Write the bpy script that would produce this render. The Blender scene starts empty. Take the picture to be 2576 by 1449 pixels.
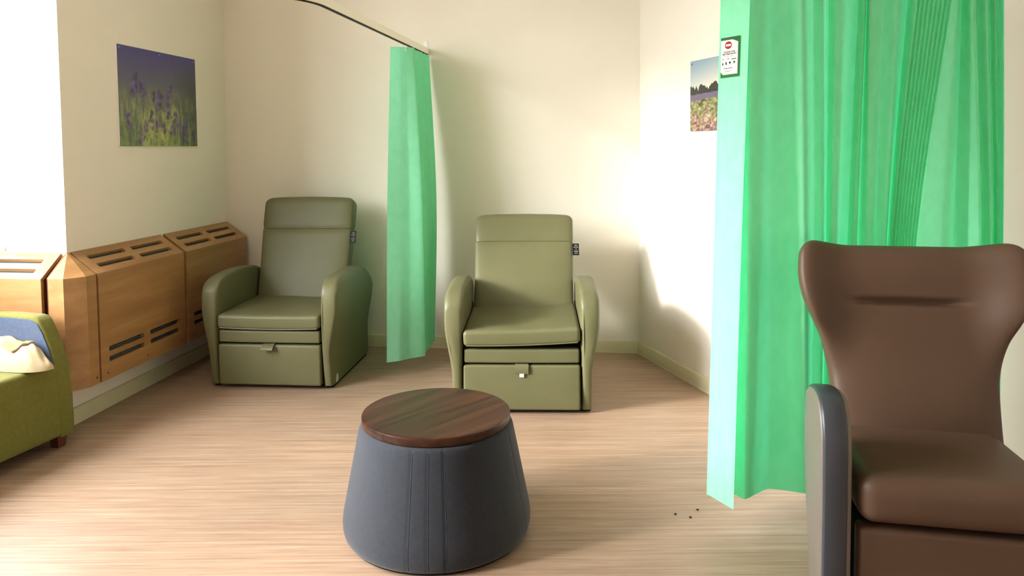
import bpy, bmesh, math, random
import numpy as np
from mathutils import Vector, Matrix

random.seed(7)
rng = np.random.default_rng(7)
scene = bpy.context.scene
COL = scene.collection
PI = math.pi

# ------------------------------------------------------------------ camera
FPX, PX, PY, IW, IH = 1920.0, 1288.0, 483.0, 2576.0, 1449.0
CAMH = 1.43
PITCH = math.atan((PY - 368.5) / FPX)
ROLL = 0.0065
_R0 = Vector((1, 0, 0)); _F = Vector((0, math.cos(PITCH), -math.sin(PITCH))); _U0 = _R0.cross(_F)
_R = _R0 * math.cos(ROLL) - _U0 * math.sin(ROLL)
_U = _U0 * math.cos(ROLL) + _R0 * math.sin(ROLL)
cam_data = bpy.data.cameras.new('camera')
cam_data.sensor_fit = 'HORIZONTAL'
cam_data.sensor_width = 36.0
cam_data.lens = 36.0 * FPX / IW
cam_data.shift_x = 0.0
cam_data.shift_y = -(IH / 2 - PY) / IW
cam_data.clip_start = 0.02
cam = bpy.data.objects.new('camera', cam_data)
COL.objects.link(cam)
cam.matrix_world = Matrix(((_R.x, _U.x, -_F.x, 0), (_R.y, _U.y, -_F.y, 0), (_R.z, _U.z, -_F.z, CAMH), (0, 0, 0, 1)))
scene.camera = cam

# ------------------------------------------------------------------ exposure
vs = scene.view_settings
vs.view_transform = 'Standard'
vs.look = 'None'
vs.gamma = 1.0
vs.exposure = 1.0
vs.use_curve_mapping = False

# ------------------------------------------------------------------ world (bright hazy sky, darker below the roofs opposite)
SKY = 18.0
world = bpy.data.worlds.new('sky')
scene.world = world
world.use_nodes = True
wt = world.node_tree
wt.nodes.clear()
w_tc = wt.nodes.new('ShaderNodeTexCoord')
w_sep = wt.nodes.new('ShaderNodeSeparateXYZ')
w_ramp = wt.nodes.new('ShaderNodeValToRGB')
w_bg = wt.nodes.new('ShaderNodeBackground')
w_out = wt.nodes.new('ShaderNodeOutputWorld')
wt.links.new(w_tc.outputs['Generated'], w_sep.inputs[0])
wt.links.new(w_sep.outputs['Z'], w_ramp.inputs[0])
e = w_ramp.color_ramp.elements
e[0].position = 0.0; e[0].color = (0.26, 0.26, 0.25, 1)
e[1].position = 0.20; e[1].color = (0.97, 0.98, 1.0, 1)
n1 = e.new(0.06); n1.color = (0.42, 0.44, 0.45, 1)
wt.links.new(w_ramp.outputs[0], w_bg.inputs['Color'])
w_bg.inputs['Strength'].default_value = SKY
wt.links.new(w_bg.outputs[0], w_out.inputs['Surface'])

# ------------------------------------------------------------------ room frame: u along the back wall, v towards the camera
EX = Vector((0.9918, -0.128, 0)); EY = Vector((-0.128, -0.9918, 0)); C0 = Vector((-2.079, 5.582, 0))
ROOM_ROT = math.atan2(EX.y, EX.x)


def W(u, v, z=0.0):
    p = C0 + EX * u + EY * v
    return Vector((p.x, p.y, z))


# the hazy sun, coming through the bay window
sun_d = bpy.data.lights.new('sun', 'SUN')
sun_d.energy = 4.0
sun_d.angle = math.radians(9)
sun_d.color = (1.0, 0.97, 0.92)
sun = bpy.data.objects.new('sun', sun_d)
COL.objects.link(sun)
_sd = EX * 0.87 - EY * 0.49
_sd = Vector((_sd.x, _sd.y, -0.36)).normalized()
sun.rotation_euler = _sd.to_track_quat('-Z', 'Y').to_euler()
sun.location = (-6, 2, 5)


def portal(p, direction, w, h):
    d = bpy.data.lights.new('window_portal', 'AREA')
    d.shape = 'RECTANGLE'; d.size = w; d.size_y = h
    d.cycles.is_portal = True
    o = bpy.data.objects.new('window_portal', d)
    COL.objects.link(o)
    o.location = p
    o.rotation_euler = Vector(direction).to_track_quat('-Z', 'Z').to_euler()


CEIL = 3.50
BAYU, BAYV0, BAYV1 = -0.92, 1.69, 5.2
W2 = (1.90, 4.90, 0.95, 3.40)      # bay window: v0, v1, z0, z1
W1 = (-0.86, -0.345, 0.93, 3.10)   # narrow window in the return: u0, u1, z0, z1
portal(W(BAYU - 0.2, (W2[0] + W2[1]) / 2, (W2[2] + W2[3]) / 2), EX, W2[1] - W2[0], W2[3] - W2[2])
portal(W((W1[0] + W1[1]) / 2, BAYV0 - 0.3, (W1[2] + W1[3]) / 2), EY, W1[1] - W1[0], W1[3] - W1[2])


# ================================================================== materials
def mat(name):
    m = bpy.data.materials.new(name)
    m.use_nodes = True
    nt = m.node_tree
    b = nt.nodes.get('Principled BSDF')
    return m, nt, b


def lin(r, g, b):
    def f(c):
        c /= 255.0
        return c / 12.92 if c <= 0.04045 else ((c + 0.055) / 1.055) ** 2.4
    return (f(r), f(g), f(b), 1.0)


def nodes_noise(nt, scale, detail=4, mapping=(1, 1, 1), rot=(0, 0, 0), coord='Object'):
    tc = nt.nodes.new('ShaderNodeTexCoord')
    mp = nt.nodes.new('ShaderNodeMapping')
    mp.inputs['Scale'].default_value = mapping
    mp.inputs['Rotation'].default_value = rot
    ns = nt.nodes.new('ShaderNodeTexNoise')
    ns.inputs['Scale'].default_value = scale
    ns.inputs['Detail'].default_value = detail
    nt.links.new(tc.outputs[coord], mp.inputs[0])
    nt.links.new(mp.outputs[0], ns.inputs['Vector'])
    return ns


def ramp(nt, src, stops):
    r = nt.nodes.new('ShaderNodeValToRGB')
    el = r.color_ramp.elements
    el[0].position, el[0].color = stops[0]
    el[1].position, el[1].color = stops[-1]
    for p, c in stops[1:-1]:
        x = el.new(p); x.color = c
    nt.links.new(src, r.inputs[0])
    return r


def bump(nt, b, src, strength, dist=0.002):
    bp = nt.nodes.new('ShaderNodeBump')
    bp.inputs['Strength'].default_value = strength
    bp.inputs['Distance'].default_value = dist
    nt.links.new(src, bp.inputs['Height'])
    nt.links.new(bp.outputs[0], b.inputs['Normal'])


def soft_mat(name, rgb, rough=0.6, var=0.08, scale=8, bscale=300, bstr=0.15, spec=0.5, sheen=0.0, bdist=0.001):
    m, nt, b = mat(name)
    c = lin(*rgb)
    ns = nodes_noise(nt, scale, 3)
    lo = tuple(x * (1 - var) for x in c[:3]) + (1,)
    hi = tuple(min(1, x * (1 + var)) for x in c[:3]) + (1,)
    r = ramp(nt, ns.outputs['Fac'], [(0.3, lo), (0.7, hi)])
    nt.links.new(r.outputs[0], b.inputs['Base Color'])
    b.inputs['Roughness'].default_value = rough
    b.inputs['Specular IOR Level'].default_value = spec
    if sheen:
        b.inputs['Sheen Weight'].default_value = sheen
    if bstr:
        n2 = nodes_noise(nt, bscale, 2)
        bump(nt, b, n2.outputs['Fac'], bstr, bdist)
    return m


def wood_mat(name, c1, c2, c3, scale=3.0, stretch=(1, 14, 14), rough=0.4, rot=(0, 0, 0), spec=0.5):
    m, nt, b = mat(name)
    a = nodes_noise(nt, scale, 6, stretch, rot)
    a.inputs['Distortion'].default_value = 0.3
    r = ramp(nt, a.outputs['Fac'], [(0.30, lin(*c1)), (0.5, lin(*c2)), (0.72, lin(*c3))])
    f = nodes_noise(nt, scale * 14, 3, stretch, rot)
    mx = nt.nodes.new('ShaderNodeMix'); mx.data_type = 'RGBA'; mx.blend_type = 'MULTIPLY'
    fr = ramp(nt, f.outputs['Fac'], [(0.3, (0.86, 0.84, 0.82, 1)), (0.65, (1, 1, 1, 1))])
    mx.inputs[0].default_value = 0.8
    nt.links.new(r.outputs[0], mx.inputs[6]); nt.links.new(fr.outputs[0], mx.inputs[7])
    nt.links.new(mx.outputs[2], b.inputs['Base Color'])
    b.inputs['Roughness'].default_value = rough
    b.inputs['Specular IOR Level'].default_value = spec
    bump(nt, b, f.outputs['Fac'], 0.05, 0.001)
    return m


M = {}
M['wall'] = soft_mat('painted_plaster', (231, 220, 206), 0.75, 0.015, 2, 90, 0.12, 0.3, 0, 0.002)
M['wall_right'] = M['wall']
M['ceiling'] = soft_mat('ceiling_paint', (232, 228, 216), 0.9, 0.01, 2, 80, 0.05, 0.2)
M['trim'] = soft_mat('gloss_trim_paint', (205, 194, 160), 0.4, 0.02, 3, 60, 0.03)
M['window_paint'] = soft_mat('white_window_paint', (235, 240, 242), 0.35, 0.01, 3, 60, 0.02)
M['vinyl_green'] = soft_mat('olive_vinyl', (99, 96, 67), 0.42, 0.04, 5, 700, 0.10, 0.28)
M['vinyl_brown'] = soft_mat('brown_vinyl', (88, 66, 52), 0.45, 0.03, 5, 700, 0.10, 0.25)
M['vinyl_taupe'] = soft_mat('taupe_vinyl', (112, 102, 92), 0.45, 0.03, 5, 700, 0.10)
M['vinyl_slate'] = soft_mat('slate_vinyl', (54, 56, 63), 0.36, 0.03, 5, 700, 0.10)
M['fabric_slate'] = soft_mat('slate_wool_fabric', (43, 45, 52), 0.9, 0.10, 60, 500, 0.4, 0.2, 0.15)
M['fabric_green'] = soft_mat('moss_green_fabric', (108, 105, 46), 0.9, 0.08, 60, 500, 0.4, 0.2, 0.1)
M['fabric_blue'] = soft_mat('slate_blue_fabric', (74, 85, 108), 0.9, 0.10, 60, 500, 0.4, 0.2, 0.1)
M['bag'] = soft_mat('cream_cotton', (180, 160, 128), 0.9, 0.05, 12, 400, 0.3, 0.2)
M['strap'] = soft_mat('tan_webbing', (196, 150, 96), 0.85, 0.06, 30, 400, 0.3, 0.2)
M['black'] = soft_mat('black_plastic', (22, 22, 23), 0.5, 0.05, 5, 100, 0.05)
M['dark_cloth'] = soft_mat('dark_underside_cloth', (30, 30, 30), 0.95, 0.05, 5, 100, 0.05)
M['white'] = soft_mat('white_plastic', (236, 234, 226), 0.4, 0.01, 3, 60, 0.02)
M['white_label'] = soft_mat('white_label', (206, 204, 192), 0.5, 0.01, 3, 60, 0.02)
M['grey_label'] = soft_mat('clear_label', (190, 192, 172), 0.35, 0.02, 3, 60, 0.02)
M['rail'] = soft_mat('cream_enamel', (236, 228, 208), 0.4, 0.01, 3, 60, 0.02)
M['steel'] = soft_mat('screw_steel', (150, 150, 146), 0.3, 0.02, 3, 60, 0.02)
M['steel'].node_tree.nodes['Principled BSDF'].inputs['Metallic'].default_value = 0.9
M['grille'] = soft_mat('grey_grille', (96, 96, 92), 0.5, 0.05, 5, 60, 0.05)
M['green_ink'] = soft_mat('green_ink', (16, 84, 22), 0.5, 0.01, 3, 60, 0.0)
M['red_ink'] = soft_mat('red_ink', (140, 8, 16), 0.5, 0.01, 3, 60, 0.0)
M['grey_ink'] = soft_mat('grey_ink', (26, 27, 28), 0.6, 0.01, 3, 60, 0.0)
M['white_ink'] = soft_mat('white_ink', (176, 174, 166), 0.6, 0.01, 3, 60, 0.0)
for _n in ('green_ink', 'red_ink', 'grey_ink', 'white_ink', 'white_label', 'black'):
    M[_n].node_tree.nodes['Principled BSDF'].inputs['Specular IOR Level'].default_value = 0.12
M['debris'] = soft_mat('dark_crumb', (48, 38, 30), 0.9, 0.1, 60, 60, 0.0)
M['wood_cover'] = wood_mat('honey_oak_veneer', (150, 108, 66), (162, 118, 74), (176, 132, 86), 1.5, (9, 0.8, 12), 0.38)
M['wood_dark'] = wood_mat('red_hardwood_edging', (96, 50, 32), (110, 58, 38), (122, 66, 44), 4.0, (1, 9, 9), 0.45)
M['wood_leg'] = wood_mat('dark_red_beech', (74, 34, 24), (86, 40, 28), (96, 48, 34), 4.0, (9, 9, 1), 0.4)
M['wood_table'] = wood_mat('walnut_laminate', (26, 17, 11), (52, 28, 18), (74, 42, 27), 2.2, (0.7, 9, 9), 0.34, (0, 0, math.radians(24)), 0.25)


def floor_material():
    m, nt, b = mat('wood_effect_vinyl')
    tc = nt.nodes.new('ShaderNodeTexCoord')
    a = nodes_noise(nt, 3.0, 8, (0.55, 22, 1))
    a.inputs['Roughness'].default_value = 0.65
    f = nodes_noise(nt, 16.0, 5, (0.5, 22, 1))
    g = nodes_noise(nt, 1.2, 3, (0.6, 2.2, 1))
    r = ramp(nt, a.outputs['Fac'], [(0.28, lin(134, 105, 85)), (0.5, lin(160, 132, 111)), (0.72, lin(182, 158, 137))])
    r2 = ramp(nt, f.outputs['Fac'], [(0.28, (0.74, 0.72, 0.70, 1)), (0.62, (1.0, 1.0, 1.0, 1))])
    r3 = ramp(nt, g.outputs['Fac'], [(0.35, (0.90, 0.91, 0.91, 1)), (0.65, (1.04, 1.02, 1.0, 1))])
    m1 = nt.nodes.new('ShaderNodeMix'); m1.data_type = 'RGBA'; m1.blend_type = 'MULTIPLY'; m1.inputs[0].default_value = 0.85
    m2 = nt.nodes.new('ShaderNodeMix'); m2.data_type = 'RGBA'; m2.blend_type = 'MULTIPLY'; m2.inputs[0].default_value = 1.0
    nt.links.new(r.outputs[0], m1.inputs[6]); nt.links.new(r2.outputs[0], m1.inputs[7])
    nt.links.new(m1.outputs[2], m2.inputs[6]); nt.links.new(r3.outputs[0], m2.inputs[7])
    nt.links.new(m2.outputs[2], b.inputs['Base Color'])
    b.inputs['Roughness'].default_value = 0.42
    bump(nt, b, f.outputs['Fac'], 0.08, 0.001)
    return m


M['floor'] = floor_material()


def curtain_material():
    m = bpy.data.materials.new('mint_nonwoven_curtain')
    m.use_nodes = True
    nt = m.node_tree
    nt.nodes.clear()
    out = nt.nodes.new('ShaderNodeOutputMaterial')
    ns = nodes_noise(nt, 30, 4, (1, 1, 0.5))
    d = nt.nodes.new('ShaderNodeBsdfDiffuse')
    t = nt.nodes.new('ShaderNodeBsdfTranslucent')
    mx = nt.nodes.new('ShaderNodeMixShader')
    mx.inputs[0].default_value = 0.45
    r = ramp(nt, ns.outputs['Fac'], [(0.3, lin(162, 230, 196)), (0.7, lin(170, 236, 204))])
    rt = ramp(nt, ns.outputs['Fac'], [(0.3, lin(88, 236, 172)), (0.7, lin(96, 241, 180))])
    nt.links.new(r.outputs[0], d.inputs['Color'])
    nt.links.new(rt.outputs[0], t.inputs['Color'])
    n2 = nodes_noise(nt, 400, 2)
    bp = nt.nodes.new('ShaderNodeBump'); bp.inputs['Strength'].default_value = 0.15; bp.inputs['Distance'].default_value = 0.001
    nt.links.new(n2.outputs['Fac'], bp.inputs['Height'])
    nt.links.new(bp.outputs[0], d.inputs['Normal'])
    nt.links.new(d.outputs[0], mx.inputs[1]); nt.links.new(t.outputs[0], mx.inputs[2])
    nt.links.new(mx.outputs[0], out.inputs['Surface'])
    return m


M['curtain'] = curtain_material()


def glass_material():
    m = bpy.data.materials.new('window_glass')
    m.use_nodes = True
    nt = m.node_tree
    nt.nodes.clear()
    out = nt.nodes.new('ShaderNodeOutputMaterial')
    t = nt.nodes.new('ShaderNodeBsdfTransparent'); t.inputs[0].default_value = (0.95, 0.97, 0.97, 1)
    g = nt.nodes.new('ShaderNodeBsdfGlossy'); g.inputs['Roughness'].default_value = 0.02
    mx = nt.nodes.new('ShaderNodeMixShader'); mx.inputs[0].default_value = 0.06
    nt.links.new(t.outputs[0], mx.inputs[1]); nt.links.new(g.outputs[0], mx.inputs[2])
    nt.links.new(mx.outputs[0], out.inputs['Surface'])
    return m


M['glass'] = glass_material()


def print_material(name):
    m, nt, b = mat(name)
    a = nt.nodes.new('ShaderNodeVertexColor'); a.layer_name = 'print'
    nt.links.new(a.outputs[0], b.inputs['Base Color'])
    b.inputs['Roughness'].default_value = 0.45
    return m


M['print_lavender'] = print_material('printed_lavender_photograph')
M['print_heath'] = print_material('printed_heath_photograph')


# ================================================================== object helpers
def link(name, me, m=None, parent=None, loc=None, rot=None):
    o = bpy.data.objects.new(name, me)
    COL.objects.link(o)
    if m is not None and me is not None:
        me.materials.append(m)
    if parent is not None:
        o.parent = parent
    if loc is not None:
        o.location = loc
    if rot is not None:
        o.rotation_euler = rot
    return o


def finish(bm, name, m, parent=None, loc=None, rot=None, smooth=True, angle=35, normals=True):
    if normals:
        bmesh.ops.recalc_face_normals(bm, faces=bm.faces)
    me = bpy.data.meshes.new(name)
    bm.to_mesh(me)
    bm.free()
    if smooth:
        for p in me.polygons:
            p.use_smooth = True
        me.set_sharp_from_angle(angle=math.radians(angle))
    return link(name, me, m, parent, loc, rot)


def tag(o, label, cat, group=None):
    o['label'] = label
    o['category'] = cat
    if group:
        o['group'] = group
    return o


def thing(name, label, cat, loc=(0, 0, 0), rotz=0.0, group=None):
    o = link(name, None, None, None, loc, (0, 0, rotz))
    o.empty_display_size = 0.1
    return tag(o, label, cat, group)


def structure(o):
    o['kind'] = 'structure'
    return o


def box(bm, lo, hi, bev=0.0, seg=2):
    r = bmesh.ops.create_cube(bm, size=1.0)
    vs_ = r['verts']
    c = [(lo[i] + hi[i]) / 2 for i in range(3)]
    s = [hi[i] - lo[i] for i in range(3)]
    for v in vs_:
        v.co = Vector((v.co.x * s[0] + c[0], v.co.y * s[1] + c[1], v.co.z * s[2] + c[2]))
    if bev > 0:
        es = set()
        for v in vs_:
            es.update(v.link_edges)
        bmesh.ops.bevel(bm, geom=list(es), offset=bev, segments=seg, affect='EDGES', profile=0.5)
    return bm


def prism(bm, pts2, f0, f1):
    """pts2: list of 2-D points; f0/f1 turn a 2-D point into a 3-D point for each end"""
    a = [bm.verts.new(f0(p)) for p in pts2]
    b = [bm.verts.new(f1(p)) for p in pts2]
    n = len(pts2)
    bm.faces.new(a)
    bm.faces.new(b)
    for i in range(n):
        bm.faces.new((a[i], a[(i + 1) % n], b[(i + 1) % n], b[i]))


def sweep(bm, loops, cap=True):
    rows = [[bm.verts.new(p) for p in lp] for lp in loops]
    n = len(rows[0])
    for k in range(len(rows) - 1):
        for i in range(n):
            bm.faces.new((rows[k][i], rows[k][(i + 1) % n], rows[k + 1][(i + 1) % n], rows[k + 1][i]))
    if cap:
        bm.faces.new(rows[0])
        bm.faces.new(rows[-1])


def pad(bm, h, r, n=(8, 8, 4), disp=None, c=(0, 0, 0), k=3):
    """a box with half sizes h whose edges are rounded with radius r, finely divided so disp(p, h) can shape it"""
    def axis(hh, m):
        t = [hh - r + r * math.tan(PI / 4 * i / k) for i in range(1, k + 1)]
        mid = [-(hh - r) + 2 * (hh - r) * i / m for i in range(m + 1)]
        return [-x for x in reversed(t)] + mid + t
    A = [axis(h[i], n[i]) for i in range(3)]
    cache = {}

    def vert(p):
        key = tuple(round(x, 6) for x in p)
        if key in cache:
            return cache[key]
        q = [max(-(h[i] - r), min(h[i] - r, p[i])) for i in range(3)]
        d = Vector([p[i] - q[i] for i in range(3)])
        w = Vector(q) + (d.normalized() * r if d.length > 1e-9 else Vector())
        if disp:
            w = Vector(disp(w, h))
        cache[key] = bm.verts.new(w + Vector(c))
        return cache[key]
    for ax in range(3):
        i1, i2 = (ax + 1) % 3, (ax + 2) % 3
        for s in (-1, 1):
            for a in range(len(A[i1]) - 1):
                for b in range(len(A[i2]) - 1):
                    q = []
                    for (aa, bb) in ((a, b), (a + 1, b), (a + 1, b + 1), (a, b + 1)):
                        p = [0, 0, 0]
                        p[ax] = s * h[ax]; p[i1] = A[i1][aa]; p[i2] = A[i2][bb]
                        q.append(vert(p))
                    if len(set(q)) == 4:
                        bm.faces.new(q)


def tube(bm, pts, r, n=8, close=False):
    pts = [Vector(p) for p in pts]
    loops = []
    for i, p in enumerate(pts):
        a = pts[max(0, i - 1)]; b = pts[min(len(pts) - 1, i + 1)]
        t = (b - a).normalized()
        up = Vector((0, 0, 1)) if abs(t.z) < 0.9 else Vector((1, 0, 0))
        x = t.cross(up).normalized(); y = x.cross(t)
        loops.append([p + x * r * math.cos(2 * PI * k / n) + y * r * math.sin(2 * PI * k / n) for k in range(n)])
    sweep(bm, loops)


def lathe(bm, prof, n=96, wob=None):
    rows = []
    for (r, z) in prof:
        rows.append([bm.verts.new(((r + (wob(2 * PI * i / n, z) if wob else 0)) * math.cos(2 * PI * i / n),
                                   (r + (wob(2 * PI * i / n, z) if wob else 0)) * math.sin(2 * PI * i / n), z)) for i in range(n)])
    for k in range(len(rows) - 1):
        for i in range(n):
            bm.faces.new((rows[k][i], rows[k][(i + 1) % n], rows[k + 1][(i + 1) % n], rows[k + 1][i]))
    bm.faces.new(rows[0]); bm.faces.new(rows[-1])


def sstep(a, b, x):
    t = max(0.0, min(1.0, (x - a) / (b - a)))
    return t * t * (3 - 2 * t)


def interp(x, xs, ys):
    return float(np.interp(x, xs, ys))


def smooth_interp(x, xs, ys):
    if x <= xs[0]: return ys[0]
    if x >= xs[-1]: return ys[-1]
    for i in range(len(xs) - 1):
        if xs[i] <= x <= xs[i + 1]:
            m0 = (ys[i + 1] - ys[max(0, i - 1)]) / (xs[i + 1] - xs[max(0, i - 1)])
            j = min(len(xs) - 1, i + 2)
            m1 = (ys[j] - ys[i]) / (xs[j] - xs[i])
            h = xs[i + 1] - xs[i]; t = (x - xs[i]) / h
            return ((2 * t**3 - 3 * t**2 + 1) * ys[i] + (t**3 - 2 * t**2 + t) * h * m0
                    + (-2 * t**3 + 3 * t**2) * ys[i + 1] + (t**3 - t**2) * h * m1)


def text_mesh(name, body, size, m, parent, loc, rot, align='CENTER', sx=1.0, bold=0.0):
    cu = bpy.data.curves.new(name, 'FONT')
    cu.body = body; cu.size = size; cu.align_x = align; cu.align_y = 'CENTER'; cu.offset = bold
    cu.resolution_u = 3
    tmp = bpy.data.objects.new(name, cu)
    COL.objects.link(tmp)
    bpy.context.view_layer.update()
    me = bpy.data.meshes.new_from_object(tmp.evaluated_get(bpy.context.evaluated_depsgraph_get()))
    bpy.data.objects.remove(tmp)
    o = link(name, me, m, parent, loc, rot)
    o.scale = (sx, 1, 1)
    return o


def slot_loop(x0, x1, y0, y1, seg=4):
    r = min(0.010, (y1 - y0) / 2.01)
    pts = []
    for cx, cy, a0 in ((x1 - r, y0 + r, -PI / 2), (x1 - r, y1 - r, 0), (x0 + r, y1 - r, PI / 2), (x0 + r, y0 + r, PI)):
        for i in range(seg + 1):
            a = a0 + PI / 2 * i / seg
            pts.append((cx + r * math.cos(a), cy + r * math.sin(a)))
    return pts


def holed_panel(bm, outer, holes, f, th):
    """flat panel with holes, 2-D points mapped by f(x, y, depth)"""
    es = []
    for lp in [outer] + holes:
        vs_ = [bm.verts.new(Vector((p[0], p[1], 0))) for p in lp]
        for i in range(len(vs_)):
            es.append(bm.edges.new((vs_[i], vs_[(i + 1) % len(vs_)])))
    bmesh.ops.triangle_fill(bm, edges=es, use_beauty=True, use_dissolve=False)
    ext = bmesh.ops.extrude_face_region(bm, geom=list(bm.faces))
    for g in ext['geom']:
        if isinstance(g, bmesh.types.BMVert):
            g.co.z = th
    for v in bm.verts:
        v.co = f(v.co.x, v.co.y, v.co.z)


# ================================================================== the room
def poly_wall(name, lo_uvz, hi_uvz, m):
    bm = bmesh.new()
    (u0, v0, z0), (u1, v1, z1) = lo_uvz, hi_uvz
    c = [W(u0, v0, z0), W(u1, v0, z0), W(u1, v1, z0), W(u0, v1, z0)]
    d = [W(u0, v0, z1), W(u1, v0, z1), W(u1, v1, z1), W(u0, v1, z1)]
    a = [bm.verts.new(p) for p in c]; b = [bm.verts.new(p) for p in d]
    bm.faces.new(a); bm.faces.new(b)
    for i in range(4):
        bm.faces.new((a[i], a[(i + 1) % 4], b[(i + 1) % 4], b[i]))
    return structure(finish(bm, name, m, smooth=False))


def wall_with_hole(name, axis, a0, a1, z0, z1, hole, t0, t1, m):
    """axis 'u': the wall runs along u with thickness v t0..t1; axis 'v': runs along v with thickness u t0..t1"""
    bm = bmesh.new()
    xs = [a0, hole[0], hole[1], a1]; zs = [z0, hole[2], hole[3], z1]

    def P(a, t, z):
        return W(a, t, z) if axis == 'u' else W(t, a, z)
    V = {}
    for i, x in enumerate(xs):
        for j, z in enumerate(zs):
            for k, t in enumerate((t0, t1)):
                V[i, j, k] = bm.verts.new(P(x, t, z))
    for i in range(3):
        for j in range(3):
            if (i, j) != (1, 1):
                for k in (0, 1):
                    bm.faces.new((V[i, j, k], V[i + 1, j, k], V[i + 1, j + 1, k], V[i, j + 1, k]))
    for i in range(3):
        for j in (0, 3):
            bm.faces.new((V[i, j, 0], V[i + 1, j, 0], V[i + 1, j, 1], V[i, j, 1]))
        for x in (0, 3):
            bm.faces.new((V[x, i, 0], V[x, i + 1, 0], V[x, i + 1, 1], V[x, i, 1]))
    for (a, b) in (((1, 1), (2, 1)), ((2, 1), (2, 2)), ((2, 2), (1, 2)), ((1, 2), (1, 1))):
        bm.faces.new((V[a[0], a[1], 0], V[b[0], b[1], 0], V[b[0], b[1], 1], V[a[0], a[1], 1]))
    return structure(finish(bm, name, m, smooth=False))


RU, RV = 2.974, 0.0
RDIR = Vector((0.367, 0.821)).normalized()      # right wall direction in (u, v)
RN = Vector((RDIR.y, -RDIR.x))                  # outwards
REARV = 7.2
RLEN = (REARV - RV) / RDIR.y
REU = RU + RDIR.x * RLEN

bm = bmesh.new()
fl = [(-1.2, -0.2), (RU + 0.3, -0.2), (6.6, 1.6), (6.8, REARV + 0.2), (-1.2, REARV + 0.2)]
prism(bm, fl, lambda p: W(p[0], p[1], 0), lambda p: W(p[0], p[1], -0.1))
structure(finish(bm, 'floor', M['floor'], smooth=False))
bm = bmesh.new()
prism(bm, fl, lambda p: W(p[0], p[1], CEIL), lambda p: W(p[0], p[1], CEIL + 0.1))
structure(finish(bm, 'ceiling', M['ceiling'], smooth=False))

poly_wall('wall_back', (-0.15, -0.15, 0), (RU + 0.08, 0, CEIL), M['wall'])
poly_wall('wall_left', (-0.15, 0.0, 0), (0, BAYV0 - 0.14, CEIL), M['wall'])
wall_with_hole('wall_left_return', 'u', BAYU - 0.15, 0.0, 0, CEIL, W1, BAYV0 - 0.14, BAYV0, M['wall'])
wall_with_hole('wall_left_bay', 'v', BAYV0, BAYV1, 0, CEIL, W2, BAYU - 0.15, BAYU, M['wall'])
poly_wall('wall_left_near_return', (BAYU - 0.15, BAYV1, 0), (0.0, BAYV1 + 0.14, CEIL), M['wall'])
poly_wall('wall_left_near', (-0.15, BAYV1 + 0.14, 0), (0, REARV, CEIL), M['wall'])
poly_wall('wall_rear', (-0.15, REARV, 0), (REU + 0.2, REARV + 0.15, CEIL), M['wall'])
BEND = 1.75                                     # behind the wide curtain the wall turns outwards
B1 = (RU + RDIR.x * BEND, RV + RDIR.y * BEND)
D2 = Vector((0.95, 0.31)).normalized()
B2 = (B1[0] + D2.x * 1.65, B1[1] + D2.y * 1.65)
B3 = (B2[0] + 0.9, REARV)


def slab_wall(name, p, q, ext=0.0):
    d = Vector((q[0] - p[0], q[1] - p[1])).normalized()
    n = Vector((d.y, -d.x)) * 0.15
    q = (q[0] + d.x * ext, q[1] + d.y * ext)
    bm = bmesh.new()
    prism(bm, [p, q, (q[0] + n.x, q[1] + n.y), (p[0] + n.x, p[1] + n.y)], lambda r: W(r[0], r[1], 0), lambda r: W(r[0], r[1], CEIL))
    return structure(finish(bm, name, M['wall'], smooth=False))


slab_wall('wall_right', (RU, RV), B1)
slab_wall('wall_right_middle', B1, B2, 0.1)
slab_wall('wall_right_near', B2, B3)


def skirting(name, p0, p1, nrm):
    """skirting board with a small rounded ledge from p0 to p1 (u, v), nrm points into the room"""
    prof = [(0, 0), (0.018, 0), (0.018, 0.004), (0.016, 0.006), (0.016, 0.074), (0.013, 0.081), (0.006, 0.085), (0, 0.085)]
    bm = bmesh.new()
    prism(bm, prof, lambda q: W(p0[0] + nrm[0] * q[0], p0[1] + nrm[1] * q[0], q[1]),
          lambda q: W(p1[0] + nrm[0] * q[0], p1[1] + nrm[1] * q[0], q[1]))
    return structure(finish(bm, name, M['trim'], angle=25))


skirting('baseboard_back', (0, 0), (RU, 0), (0, 1))
skirting('baseboard_left', (0, 0.0), (0, BAYV0 + 0.018), (1, 0))
skirting('baseboard_left_return', (BAYU, BAYV0), (0.0, BAYV0), (0, 1))
skirting('baseboard_right', (RU, RV), B1, (-RN.x, -RN.y))
skirting('baseboard_right_middle', B1, B2, (-D2.y, D2.x))


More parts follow.
